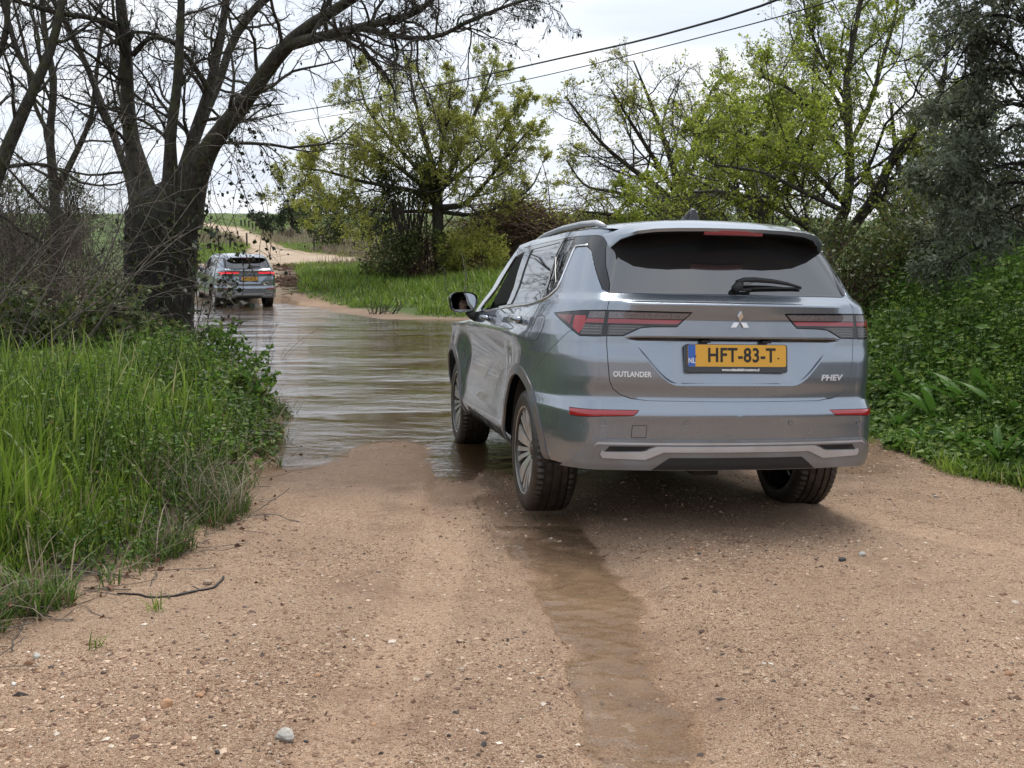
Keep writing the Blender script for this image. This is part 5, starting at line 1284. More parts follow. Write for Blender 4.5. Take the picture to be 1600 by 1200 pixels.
# the round spring tree on the far bank
D = 40
crown_tree('spring_tree', 'round yellow-green tree with an ivy-dark trunk standing on the far grassy bank', [
    [(692, 436, 50), (686, 400, 44), (684, 360, 40), (683, 320, 38), (682, 292, 34), (676, 262, 22), (664, 215, 14), (650, 165, 10), (640, 110, 5)],
    [(684, 305, 26), (705, 265, 20, .4), (728, 215, 15, .8), (745, 170, 11, 1.2), (762, 130, 7, 1.4), (770, 105, 4, 1.5)],
    [(682, 320, 22), (650, 300, 17, -.5), (610, 292, 14, -1.0), (560, 282, 11, -1.4), (510, 268, 8, -1.8), (470, 262, 5, -2.)],
    [(684, 300, 22), (640, 250, 15, .6), (600, 205, 12, 1.1), (572, 165, 9, 1.4), (560, 120, 5, 1.6)],
    [(684, 325, 24), (726, 318, 16, -.6), (762, 282, 12, -1.0), (795, 240, 9, -1.3), (825, 205, 5, -1.5)],
    [(682, 310, 18), (640, 275, 13, -1.2), (590, 240, 10, -1.8), (545, 225, 7, -2.2), (500, 225, 4, -2.4)],
    [(684, 300, 18), (720, 270, 13, -1.4), (770, 225, 9, -2.0), (800, 180, 6, -2.3), (812, 160, 4, -2.4)],
    [(683, 295, 18), (690, 240, 12, -1.2), (700, 180, 9, -1.7), (705, 130, 5, -2.)],
    [(684, 330, 18), (740, 335, 12, .5), (790, 318, 9, .8), (832, 290, 6, 1.), (845, 262, 4, 1.)],
    [(682, 330, 16), (620, 330, 11, .4), (560, 325, 8, .7), (500, 312, 5, .9), (455, 292, 3, 1.)]],
    D, 31, 'spring', .076, per=(14, 8, 6), nl=13, mat='bark_grey', keep=clumps(1.6, -.34, 5), lf=.46, thin=.46)
# small dense shrubs and ivy at its foot
def bush(name, label, c, rad, n, size, leaf, seed, group=None, cat='bush', stems=60, stem_mat='twig', lw=.55, shell=.55, lump=.28, kind_tree=False, trunk=None, droop=.2, lumps=.9):
    """a bush or small crown: stems rising from the foot, leaves crowding the outer shell in uneven lumps"""
    r = np.random.default_rng(seed); c = np.array(c, float); rad = np.array(rad, float); g = gz(c[0], c[1]); root = make_thing(name, (c[0], c[1], g), label, cat, group)
    u = unit(r.normal(size=(n*2, 3))); k = shell+(1-shell)*r.random(len(u))**.6
    lf = 1+lump*fbm(u[:, 0]*2.2+seed, u[:, 2]*2.2+u[:, 1]*1.7, lumps, 4, seed)*2
    P = c+u*rad*(k*lf)[:, None]
    m = fbm(P[:, 0]*.9+P[:, 1]*.5, P[:, 2]+P[:, 1]*.6, .55*rad.mean()**.5, 3, seed+9) > -.22
    P = P[m & (P[:, 2] > g+.02)][:n]
    V, F = leaves(P, unit((P-c)/rad*.6+r.normal(size=P.shape)*.9), size, r, lw, droop=droop); child('foliage', V, F, ML[leaf], root, 'stuff')
    foot = np.stack([c[0]+r.normal(size=stems)*rad[0]*.25, c[1]+r.normal(size=stems)*rad[1]*.25, np.full(stems, g)], -1)
    if trunk: foot = np.tile(np.array([c[0], c[1], g+trunk[1]*.8]), (stems, 1))
    tgt = P[r.integers(0, len(P), stems)]; L = np.linalg.norm(tgt-foot, axis=1); n_ = 8; t = np.linspace(0, 1, n_)[None, :, None]
    S = foot[:, None]*(1-t)+tgt[:, None]*t+np.array([0, 0, 1.])*(np.sin(t*np.pi)*L[:, None, None]*.12)+r.normal(size=(stems, n_, 3))*L[:, None, None]*.025*t
    rr = np.linspace(1, .3, n_)[None]*np.clip(L, .4, 4)[:, None]*.0075
    V, F = tubes(S, rr, 4); child('stems', V, F, ML[stem_mat], root, 'stuff')
    if trunk:
        p, rd = smooth_line([(c[0], c[1], g-.1, trunk[0]), (c[0]+.03, c[1], g+trunk[1]*.5, trunk[0]*.75), (c[0], c[1], g+trunk[1]*1.3, trunk[0]*.6)], 8); V, F = gnarl(p, rd, r, 10); child('trunk', V, F, ML['bark_dark'], root)
    return root

# ---- trees on the right bank behind the nearer car
crown_tree('budding_tree', 'half-bare budding tree with spreading grey limbs, right of the sky gap behind the car roof', [
    [(1075, 440, 40), (1072, 380, 34), (1066, 320, 28), (1052, 262, 20), (1036, 215, 15), (1018, 165, 11), (1000, 120, 6), (990, 95, 4)],
    [(1068, 330, 22), (1030, 295, 17, -.5), (985, 262, 13, -.9), (945, 228, 10, -1.2), (905, 180, 7, -1.5), (884, 150, 4, -1.6)],
    [(1068, 340, 18), (1020, 320, 13, .5), (960, 300, 10, .9), (915, 290, 7, 1.2), (885, 250, 4, 1.3)],
    [(1060, 300, 18), (1080, 240, 13, .6), (1098, 180, 9, .8), (1120, 130, 6, 1.), (1150, 110, 4, 1.1)],
    [(1066, 320, 18), (1020, 245, 12, -1.2), (985, 190, 9, -1.7), (955, 140, 5, -2.)],
    [(1066, 330, 18), (1110, 280, 13, -.9), (1160, 220, 9, -1.4), (1200, 150, 6, -1.7), (1235, 90, 4, -1.8)],
    [(1070, 350, 18), (1010, 345, 12, -1), (950, 335, 9, -1.6), (905, 330, 5, -2.)]],
    26, 41, 'spring', .060, per=(12, 8, 6), nl=5, keep=clumps(1.1, -.06, 15), lf=.46, thin=.55)
crown_tree('leafy_ash', 'tall bright green tree with two leaning trunks above the bramble hedge', [
    [(1290, 420, 40), (1303, 372, 32), (1322, 324, 26), (1328, 231, 21), (1322, 139, 17), (1332, 70, 13), (1345, 0, 10), (1352, -80, 6)],
    [(1302, 395, 34), (1335, 352, 26, -.3), (1369, 300, 24, -.6), (1392, 255, 20, -.8), (1418, 220, 17, -1.), (1457, 185, 11, -1.2), (1500, 165, 6, -1.4)],
    [(1326, 230, 14), (1360, 160, 12, .5), (1380, 90, 10, .8), (1400, 20, 7, 1.), (1410, -60, 4, 1.1)],
    [(1322, 320, 16), (1270, 270, 13, -1.2), (1215, 235, 10, -2.0), (1165, 215, 7, -2.6), (1125, 205, 4, -3.)],
    [(1326, 250, 14), (1280, 190, 11, -.6), (1235, 140, 8, -1.1), (1190, 120, 5, -1.4)],
    [(1300, 385, 18), (1245, 345, 14, -.8), (1190, 315, 11, -1.6), (1130, 300, 8, -2.3), (1080, 300, 4, -2.8)],
    [(1318, 330, 14), (1255, 300, 11, -2.0), (1185, 268, 8, -3.0), (1120, 258, 5, -3.6)],
    [(1324, 160, 12), (1290, 100, 9, .4), (1268, 50, 7, .6), (1255, 0, 5, .7)],
    [(1370, 300, 14), (1400, 330, 10, .5), (1440, 345, 7, .8), (1490, 340, 5, 1.)]],
    19, 43, 'bright', .050, per=(13, 8, 6), nl=12, keep=clumps(.9, -.26, 25), lf=.46, thin=.62)
crown_tree('leafy_tree', 'low spreading yellow-green tree in front of the half-bare budding tree', [
    [(1200, 440, 36), (1196, 390, 30), (1190, 345, 24), (1180, 300, 18), (1172, 255, 13), (1165, 200, 8), (1160, 150, 4)],
    [(1192, 350, 18), (1150, 315, 14, -.6), (1105, 300, 10, -1.1), (1060, 305, 6, -1.5), (1010, 325, 3, -1.8)],
    [(1190, 340, 18), (1230, 290, 14, -.6), (1262, 230, 10, -1.), (1285, 170, 6, -1.3)],
    [(1190, 340, 16), (1140, 290, 12, .7), (1110, 240, 8, 1.1), (1095, 190, 5, 1.3)],
    [(1192, 360, 16), (1130, 350, 11, .5), (1070, 345, 7, .8), (1010, 350, 4, 1.)],
    [(1190, 330, 16), (1215, 270, 11, .8), (1230, 200, 8, 1.2), (1240, 140, 5, 1.4)]],
    22, 47, 'bright', .056, per=(12, 8, 6), nl=12, keep=clumps(.8, -.28, 35), lf=.5, thin=.6)
bare_tree([[(1430, 470, 40), (1424, 400, 32), (1432, 340, 26), (1448, 280, 20), (1455, 215, 14), (1470, 150, 9), (1480, 90, 5)], [(1425, 400, 20), (1390, 350, 14), (1368, 300, 10), (1350, 250, 6)], [(1430, 370, 18), (1480, 330, 13), (1530, 310, 9), (1580, 300, 6)], [(1436, 330, 16), (1410, 280, 11), (1398, 220, 7), (1392, 160, 4)]],
          24, 51, 'brown bare tree seen through the gap left of the dark evergreen', None, per=(12, 7, 5))
# ---- evergreen at the right edge
def evergreen():
    D = 11.5; r = np.random.default_rng(61)
    limbs = [[(1640, 560, 60), (1632, 430, 44), (1620, 320, 36), (1606, 220, 30), (1592, 120, 24), (1578, 20, 18), (1570, -80, 12)]]
    for i in range(13):
        v0 = 420-i*42; s = r.uniform(-1, 1); L = 150*(1-.03*i)
        limbs.append([(1628-i*4, v0, 16, s*.2), (1600-L*.25-i*3, v0-38-r.uniform(0, 20), 11, s*.7), (1590-L*.65-i*3, v0-46+r.uniform(-25, 30), 7, s*1.2), (1570-L*.95-i*3+r.uniform(-20, 20), v0-20+r.uniform(-10, 50), 3, s*1.6)])
    for i in range(9):
        v0 = 420-i*60; s = r.uniform(-1, 1)
        limbs.append([(1628-i*4, v0, 16, s*.2), (1690, v0-50, 11, s*.6), (1760, v0-60, 7, s*1.1), (1830, v0-20, 3, s*1.5)])
    limbs = [[(p[0]+38,)+tuple(p[1:]) for p in L] for L in limbs]
    root, (a1, a2, a3) = bare_tree(limbs, D, 62, 'dark grey-green evergreen tree overhanging the right bank', None, per=(11, 7, 6), name='evergreen_tree', mat='bark_dark', lf=.46, thin=.5)
    root['category'] = 'tree'; c, d = pts_along(a3, 9, r, .1); m = clumps(.5, -.12, 63)(c, r); c, d = c[m], d[m]
    c = c+r.normal(size=c.shape)*.05; V, F = leaves(c, unit(d+r.normal(size=c.shape)*.8), .055, r, .42, droop=.3); child('foliage', V, F, ML['olive'], root, 'stuff')
evergreen()
# ---- bramble hedge behind the car, bushes along the right bank
HG = 'bramble bushes along the right bank'
for i, (x, y, zc, rx, ry, rz, n, lab) in enumerate([
    (4.35, 13.6, .95, 1.0, .9, 1.05, 9000, 'rounded bramble bush directly behind the right tail lamp of the nearer car'),
    (5.6, 13.9, 1.05, 1.15, 1.0, 1.15, 9000, 'taller bramble bush right of the one behind the tail lamp'),
    (7.2, 14.6, 1.15, 1.3, 1.1, 1.3, 8000, 'broad bramble bush below the dark evergreen'),
    (3.6, 16.5, .8, 1.2, 1.0, 1.0, 5000, 'bramble bush just above the rear window, farther back than the others')]):
    bush('bramble_bush', lab, (x, y, zc+gz(x, y)*.4), (rx, ry, rz), n, .055, 'bramble', 70+i, HG, stems=240, stem_mat='dead', lump=.22, shell=.5)
bush('pale_shrub', 'small silvery-leaved shrub in front of the bramble hedge', (5.15, 12.3, 1.35), (.5, .4, .42), 700, .085, 'olive', 76, stems=40, lw=.3, shell=.2)
# ---- far bank: dark shrubs, the brush heap, pines, fence
def slope_pt(u, v): p = un_slope(u, v); return p
bush('ivy_thicket', 'ivy-green thicket round the foot of the spring tree', (un(655, 400, d=39.2)[0], 39.2, 1.15), (1.7, 1.0, 1.3), 6500, .11, 'bramble', 81, stems=120, stem_mat='dead')
bush('ivy_thicket', 'yellow-green thicket right of the spring tree trunk', (un(735, 400, d=38.6)[0], 38.6, 1.2), (1.25, 1.0, 1.25), 5500, .10, 'spring', 82, stems=120, stem_mat='dead')
bush('ivy_thicket', 'dark leafy mass high in the middle of the spring tree', (un(640, 275, d=39.6)[0], 39.6, un(640, 275, d=39.6)[2]), (1.5, 1.0, 1.0), 4200, .11, 'bramble', 83, stems=60, cat='climber')
def brush_heap():
    r = np.random.default_rng(85); D = 42; c0 = un(790, 400, d=D); root = make_thing('brush_heap', (c0[0], D, gz(c0[0], D)), 'heap of red-brown cut branches right of the spring tree', 'brush heap')
    n = 1500; u = r.uniform(735, 905, n); top = np.interp(u, [735, 770, 800, 840, 905], [370, 320, 305, 325, 360]); v = 412-(412-top)*r.random(n)**.8
    P = np.array([un(a, b, d=D+r.normal()*.9) for a, b in zip(u, v)]); S = walk(P, unit(r.normal(size=P.shape)*np.array([1, .8, .35])), r.uniform(.6, 2.6, n), 6, r, .12, -.04); V, F = tubes(S, r.uniform(.010, .028, (n, 1))*np.linspace(1, .4, 6)[None], 4)
    child('sticks', V, F, ML['dead'], root, 'stuff')
    c, d = pts_along(S, 2, r); V, F = leaves(c, r.normal(size=c.shape), .11, r); child('dead_leaves', V, F, ML['red_stem'], root, 'stuff')
    m = v < top+26; c, d = pts_along(S[m], 5, r); c = c+r.normal(size=c.shape)*.25+np.array([0, 0, .15]); V, F = leaves(c, r.normal(size=c.shape), .11, r); child('creeper', V, F, ML['spring'], root, 'stuff')
brush_heap()
def debris():
    r = np.random.default_rng(86); n = 900; u = r.uniform(432, 600, n); v = r.uniform(416, 436, n); P = []
    for a, b in zip(u, v):
        q = un_slope(a, b) if b < 425 else un(a, b, d=40+r.normal()*2); P.append((q[0], q[1], gz(q[0], q[1])+.03))
    P = np.array(P); S = walk(P, unit(r.normal(size=P.shape)*np.array([1, 1, .18])), r.uniform(.25, .9, n), 4, r, .15, 0.); S[..., 2] = P[:, None, 2]+(S[..., 2]-P[:, None, 2])*.35; V, F = tubes(S, r.uniform(.008, .020, (n, 1))*np.ones((1, 4)), 3)
    o = mesh_obj('branch_litter', V, F, ML['dead']); tag(o, 'brown litter of broken branches between the far track and the grassy bank', 'litter', kind='stuff')
    c, d = pts_along(S, 3, r); V, F = leaves(c, r.normal(size=c.shape), .09, r); o = mesh_obj('leaf_litter', V, F, ML['red_stem']); tag(o, 'dead brown leaves strewn among the broken branches', 'litter', kind='stuff')
debris()
def px_bush(name, label, u0, v0, u1, v1, base_v, n, size, leaf, seed, trunk=None, **kw):
    b = un_slope((u0+u1)/2, base_v); d = b[1]; s = d/1650; c = un((u0+u1)/2, (v0+v1)/2, d=d)
    return bush(name, label, c, ((u1-u0)/2*s, (u1-u0)/2*s*.8, (v1-v0)/2*s), n, size*s, leaf, seed, trunk=(trunk[0]*s, max(.2, (c[2]-gz(c[0], c[1]))*.8)) if trunk else None, **kw)
PG = 'evergreens along the far track'
px_bush('pine_tree', 'small round pine on a short trunk beside the far track fence', 402, 333, 434, 361, 366, 1500, 3.2, 'pine', 91, (2.5, 0), cat='tree', group=PG, stems=30)
px_bush('pine_tree', 'dark pine with a lopsided crown left of the large grey-green tree', 431, 317, 480, 368, 373, 2600, 3.4, 'pine', 92, (3, 0), cat='tree', group=PG, stems=40)
px_bush('olive_tree', 'large grey-green tree with drooping foliage beside the far track', 470, 300, 578, 384, 391, 6500, 3.4, 'bramble', 93, (5, 0), cat='tree', group=PG, stems=80)
px_bush('pine_tree', 'tall dark pine behind the large grey-green tree', 450, 282, 515, 345, 372, 2600, 3.4, 'pine', 94, (4, 0), cat='tree', group=PG, stems=40)
px_bush('pine_tree', 'dark tree filling the gap left of the spring tree trunk', 560, 296, 640, 386, 396, 5200, 3.6, 'pine', 95, (5, 0), cat='tree', group=PG, stems=60)
px_bush('pine_tree', 'tiny dark tree on the skyline of the green hill', 388, 331, 412, 346, 347, 900, 2.6, 'pine', 96, (1.5, 0), cat='tree', group=PG, stems=20)
for i, (a, b, c_, d_, e) in enumerate([(434, 357, 447, 370, 371), (446, 356, 463, 374, 376)]):
    px_bush('dry_bush', ('small dark dry bush', 'pale reddish dry bush')[i]+' at the edge of the far track', a, b, c_, d_, e, 900, 3., ('bramble', 'dry')[i], 97+i, group='dry bushes by the far track', stems=20, lw=.2)
FG = 'distant trees beyond the far bank'
for i, (a, b, c_, d_, e, n, lf) in enumerate([(300, 344, 345, 362, 366, 0, 'bramble'), (860, 338, 930, 372, 385, 2500, 'bramble'), (905, 330, 990, 380, 388, 2500, 'pine'), (980, 300, 1070, 385, 392, 3000, 'bramble'), (1080, 290, 1180, 388, 394, 3500, 'bramble'), (1200, 285, 1320, 390, 396, 3500, 'bramble'), (1330, 270, 1460, 395, 400, 3500, 'bramble'), (1470, 250, 1640, 400, 404, 3500, 'bramble'), (700, 335, 850, 385, 392, 4000, 'bramble')]):
    if n: px_bush('far_tree', ['', 'low dark bush on the skyline left of the roof rail', 'low pine on the skyline above the roof rail', 'distant tree below the half-bare budding tree', 'distant tree behind the low spreading tree', 'distant tree behind the two leaning trunks', 'distant tree behind the brown bare tree', 'distant tree behind the dark evergreen', 'distant tree behind the brush heap'][i], a, b, c_, d_, e, n, 3.6, lf, 110+i, (5, 0), cat='tree', group=FG, stems=60)
# left skyline behind the twigs
for i, (a, b, c_, d_, e, n, lab) in enumerate([(-60, 270, 90, 400, 404, 4000, 'dark bush seen through the bare trees at the left edge'), (60, 262, 150, 402, 408, 3000, 'dark bush seen through the twigs left of the stout ash')]):
    px_bush('far_bush', lab, a, b, c_, d_, e, n, 4., 'bramble', 130+i, group='bushes behind the left bank', stems=120)
# fence posts along the far track
def post(u, vb, vt, lab):
    b = un_slope(u, vb); h = (vb-vt)*b[1]/1650; m = MB(); w = .05*max(1, b[1]/60); m.lathe([(w, 0), (w, h*.97), (w*.6, h), (0, h)], 7, 'Z'); o = m.build('fence_post', ML['bark_grey'], None, False); o.location = (b[0], b[1], gz(b[0], b[1])); tag(o, lab, 'fence post', 'posts along the far track'); return o
PL = ['', 'thick', 'thin']
for u, vb, vt, lab in [(386, 387, 366, 'thick dark post at the left edge of the far track'), (360, 392, 368, 'thin post left of the thick post beside the far track'), (342, 392, 370, 'post with faded top left of the car roof'), (491, 396, 371, 'post in front of the large grey-green tree, left of its trunk'), (554, 398, 373, 'post right of the grey-green tree trunk'), (426, 372, 357, 'short post between the round pine and the dark pine'), (377, 356, 346, 'leftmost of the small posts on the hill'), (383, 357, 346, 'second small post on the hill'), (389, 358, 347, 'third small post on the hill'), (395, 360, 348, 'fourth small post on the hill'), (400, 361, 349, 'rightmost of the small posts on the hill')]:
    post(u, vb, vt, lab)
# ------------------------------------------------------------------ grass, weeds, thickets
def blades(P, h, w, r, lean=.5, curl=.6):
    """grass blades: narrow, tapering, bending over"""
    k = len(P); a = r.uniform(0, 2*np.pi, k); d = np.stack([np.cos(a), np.sin(a), 0*a], -1); s = np.stack([-np.sin(a), np.cos(a), 0*a], -1)
    tw = r.normal(size=k)*.5; s = unit(s+d*tw[:, None]*.5); ln = np.abs(r.normal(size=k))*lean; cu = np.abs(r.normal(size=k))*curl
    out = []
    for t, ww in ((0, .8), (.38, 1.), (.72, .72), (1, 0)):
        q = P+np.array([0, 0, 1.])*(h*t*(1-.25*cu*t*t).clip(.3, 1))[:, None]+d*(h*(ln*t*.6+cu*t*t*.55))[:, None]
        if ww > 0: out += [q-s*(w*ww)[:, None]*.5, q+s*(w*ww)[:, None]*.5]
        else: out += [q]
    V = np.stack(out, 1); b = np.arange(k)[:, None]*7
    F = np.concatenate([b+np.array([[0, 1, 3, 2]]), b+np.array([[2, 3, 5, 4]])]); T = b+np.array([[4, 5, 6, 6]])
    return V.reshape(-1, 3), F, b+np.array([[4, 5, 6]])
def blade_obj(name, parts, mat, label):
    V = []; Q = []; T = []; o = 0
    for v, f, t in parts: V.append(v); Q.append(f+o); T.append(t+o); o += len(v)
    V = np.concatenate(V); Q = np.concatenate(Q); T = np.concatenate(T)
    me = bpy.data.meshes.new(name); me.vertices.add(len(V)); me.vertices.foreach_set('co', V.astype(np.float32).ravel())
    li = np.concatenate([Q.ravel(), T.ravel()]).astype(np.int32); me.loops.add(len(li)); me.loops.foreach_set('vertex_index', li)
    ls = np.concatenate([np.arange(len(Q))*4, len(Q)*4+np.arange(len(T))*3]).astype(np.int32); me.polygons.add(len(ls)); me.polygons.foreach_set('loop_start', ls)
    me.update(calc_edges=True); me.polygons.foreach_set('use_smooth', np.ones(len(ls), bool)); me.materials.append(mat)
    ob = bpy.data.objects.new(name, me); COL.objects.link(ob); tag(ob, label, 'grass', kind='stuff'); return ob
def sample(n, x0, x1, y0, y1, r, near=1.):
    """points over a patch, thicker near the camera"""
    y = y0*(y1/y0)**r.random(n) if near else r.uniform(y0, y1, n); return np.stack([r.uniform(x0, x1, n), y], -1)
def on_land(xy): h, w = land(xy[:, 0], xy[:, 1], False); return h, w

def left_grass():
    r = np.random.default_rng(201); parts = []; dark = []
    q = sample(330000, -9.5, -1.2, 2.4, 17, r); q[:, 0] = -1.3-(np.abs(q[:, 0]+1.2)/8.3)*(.45*q[:, 1]+.6); h, w = on_land(q); dl = w['dl']
    cl = fbm(q[:, 0], q[:, 1], .55, 3, 50); weed = smooth(5.5, 9.5, q[:, 1]+.8*fbm(q[:, 0], q[:, 1], 1.2, 2, 51))*smooth(3.2, .8, dl)
    p = np.clip(.50+cl*1.3, .05, 1)*smooth(.10, .50, dl)*(1-.55*weed)*(1-.6*smooth(11, 16, q[:, 1])); m = r.random(len(q)) < p*.42; q, h, dl, cl = q[m], h[m], dl[m], cl[m]
    hh = (.08+.28*smooth(.05, 1.0, dl))*(1+.35*cl)*r.uniform(.55, 1.25, len(q)); P = np.column_stack([q, h-.01])
    a = blades(P, hh, .0055+.004*r.random(len(q))+.00035*q[:, 1], r, .35, .55); parts.append(a)
    # broad tall blades standing above the rest
    s = r.random(len(q)) < .035; P2 = P[s & (dl > .5)]; parts.append(blades(P2, r.uniform(.45, .72, len(P2)), r.uniform(.010, .016, len(P2)), r, .25, .5))
    blade_obj('grass', parts, ML['grass'], 'tall bright green grass on the left bank')
    # shorter, darker sward and dead blades along the broken edge
    q = sample(150000, 0, 1, 2.4, 15, r); q[:, 0] = -1.2-r.random(len(q))*(.45*q[:, 1]+.5); h, w = on_land(q); dl = w['dl']; m = (dl > -.06) & (r.random(len(q)) < (.62*smooth(.9, .2, dl)+.12)*np.clip(.25+1.6*fbm(q[:, 0], q[:, 1], .3, 2, 52), 0, 1)); q, h = q[m], h[m]
    blade_obj('grass', [blades(np.column_stack([q, h-.01]), r.uniform(.05, .20, len(q)), r.uniform(.004, .008, len(q)), r, .8, .9)], ML['grass_dark'], 'short dark grass along the broken edge of the left bank')
    s = r.random(len(q)) < .30; blade_obj('grass', [blades(np.column_stack([q[s], h[s]]), r.uniform(.06, .34, s.sum()), r.uniform(.003, .006, s.sum()), r, .9, 1.)], ML['dry'], 'dead straw blades among the grass of the left bank')
left_grass()
def bank_litter():
    r = np.random.default_rng(203); n = 2600; q = sample(n, 0, 1, 2.6, 14, r); q[:, 0] = -1.2-r.random(n)*(.42*q[:, 1]); h, w = on_land(q); m = (w['dl'] > -.12) & (r.random(n) < np.where(w['dl'] < .4, .8, .25)); q, h = q[m], h[m]
    P = np.column_stack([q, h+.012]); S = walk(P, unit(r.normal(size=P.shape)*np.array([1, 1, .22])), r.uniform(.05, .34, len(P)), 5, r, .2, -.02); S[..., 2] = np.maximum(S[..., 2], P[:, None, 2]-.005); V, F = tubes(S, r.uniform(.0012, .0032, (len(P), 1))*np.ones((1, 5)), 3)
    o = mesh_obj('dead_stems', V, F, ML['twig_pale']); tag(o, 'dead stems and straw lying along the left bank', 'litter', kind='stuff')
    c, d = pts_along(S, 1, r); V, F = leaves5(c+np.array([0, 0, .01]), r.normal(size=c.shape)*np.array([1, 1, .3]), r.uniform(.02, .045, len(c)), r, .6); o = mesh_obj('dead_leaves', V, F, ML['red_stem']); tag(o, 'brown dead leaves on the soil of the left bank', 'litter', kind='stuff')
bank_litter()
def weeds(name, q, h, hgt, lf, size, mat, label, seed, w=.62, stem=True):
    """leafy stems: leaves in whorls up each stem"""
    r = np.random.default_rng(seed); n = len(q); foot = np.column_stack([q, h]); top = foot+np.column_stack([r.normal(size=(n, 2))*.18*hgt[:, None], hgt])
    k = lf; t = (np.arange(k)+r.random((n, k)))/k*.85+.15; C = foot[:, None]*(1-t[..., None])+top[:, None]*t[..., None]; a = r.uniform(0, 6.28, (n, k)); D = np.stack([np.cos(a), np.sin(a), r.normal(size=(n, k))*.25+.15], -1)
    C = C.reshape(-1, 3); D = unit(D.reshape(-1, 3)); sz = size*np.repeat(r.uniform(.55, 1.2, n)*np.clip(q[:, 1]/9, .45, 1.1), k); C = C+D*sz[:, None]*.25
    V, F = leaves5(C, D, 1., r, w, droop=.25, n_up=1.3); V = V.reshape(-1, 5, 3); V = (C[:, None]+(V-C[:, None])*sz[:, None, None]).reshape(-1, 3)
    o = mesh_obj(name, V, F, mat); tag(o, label, 'weeds', kind='stuff')
    if stem:
        S = np.stack([foot, (foot+top)/2+r.normal(size=foot.shape)*.01, top], 1); V, F = tubes(S, np.full((n, 3), .0028), 3); s = mesh_obj('stems', V, F, ML['nettle'], o); s['kind'] = 'stuff'
    return o
def left_weeds():
    r = np.random.default_rng(205); q = sample(26000, 0, 1, 4.2, 17.5, r); q[:, 0] = -1.2-r.random(len(q))*(.34*q[:, 1]); h, w = on_land(q); dl = w['dl']; f = fbm(q[:, 0], q[:, 1], .6, 3, 55)
    p = smooth(4.4, 8.5, q[:, 1]+1.2*f)*smooth(2.6, .6, dl)*.62+.07; m = (dl > .03) & (r.random(len(q)) < p*.62); q, h, dl, f = q[m], h[m], dl[m], f[m]
    hg = (.07+.24*smooth(0, .8, dl))*(1+.6*f)*r.uniform(.6, 1.4, len(q))
    k = r.random(len(q)) < .55; weeds('weeds', q[k], h[k], hg[k], 13, .045, ML['nettle'], 'fresh green weeds on the left bank towards the water', 206)
    weeds('weeds', q[~k], h[~k], hg[~k], 11, .040, ML['bramble'], 'dull green bramble sprigs among the weeds of the left bank', 207)
left_weeds()
def right_weeds():
    r = np.random.default_rng(211); q = sample(46000, 0, 1, 5.3, 15.5, r); q[:, 0] = 2.3+r.random(len(q))*(.42*q[:, 1]); h, w = on_land(q); dr = w['dr']; f = fbm(q[:, 0], q[:, 1], .7, 3, 58)
    m = (dr > .05) & (r.random(len(q)) < np.clip(.45+.8*smooth(.05, .6, dr)+.5*f, 0, 1)*.62); q, h, dr, f = q[m], h[m], dr[m], f[m]
    hg = (.07+.50*smooth(.1, 1.2, dr))*(1+.55*f)*r.uniform(.6, 1.35, len(q))
    k = r.random(len(q)) < .78; weeds('weeds', q[k], h[k], hg[k], 13, .060, ML['nettle'], 'lush green nettles and weeds covering the right bank', 212)
    weeds('weeds', q[~k], h[~k], hg[~k]*1.2, 14, .034, ML['nettle'], 'small light green leafy weeds mixed into the weeds of the right bank', 213)
    q = sample(60000, 0, 1, 5.2, 12, r); q[:, 0] = 2.3+r.random(len(q))*(.30*q[:, 1]); h, w = on_land(q); dr = w['dr']; m = (dr > -.05) & (r.random(len(q)) < smooth(1.1, .2, dr)*np.clip(.45+fbm(q[:, 0], q[:, 1], .35, 3, 59)*1.4, 0, 1)*.7); q, h = q[m], h[m]
    blade_obj('grass', [blades(np.column_stack([q, h-.01]), r.uniform(.04, .17, len(q)), r.uniform(.005, .009, len(q)), r, .8, .9)], ML['grass'], 'short bright grass along the foot of the right bank')
right_weeds()
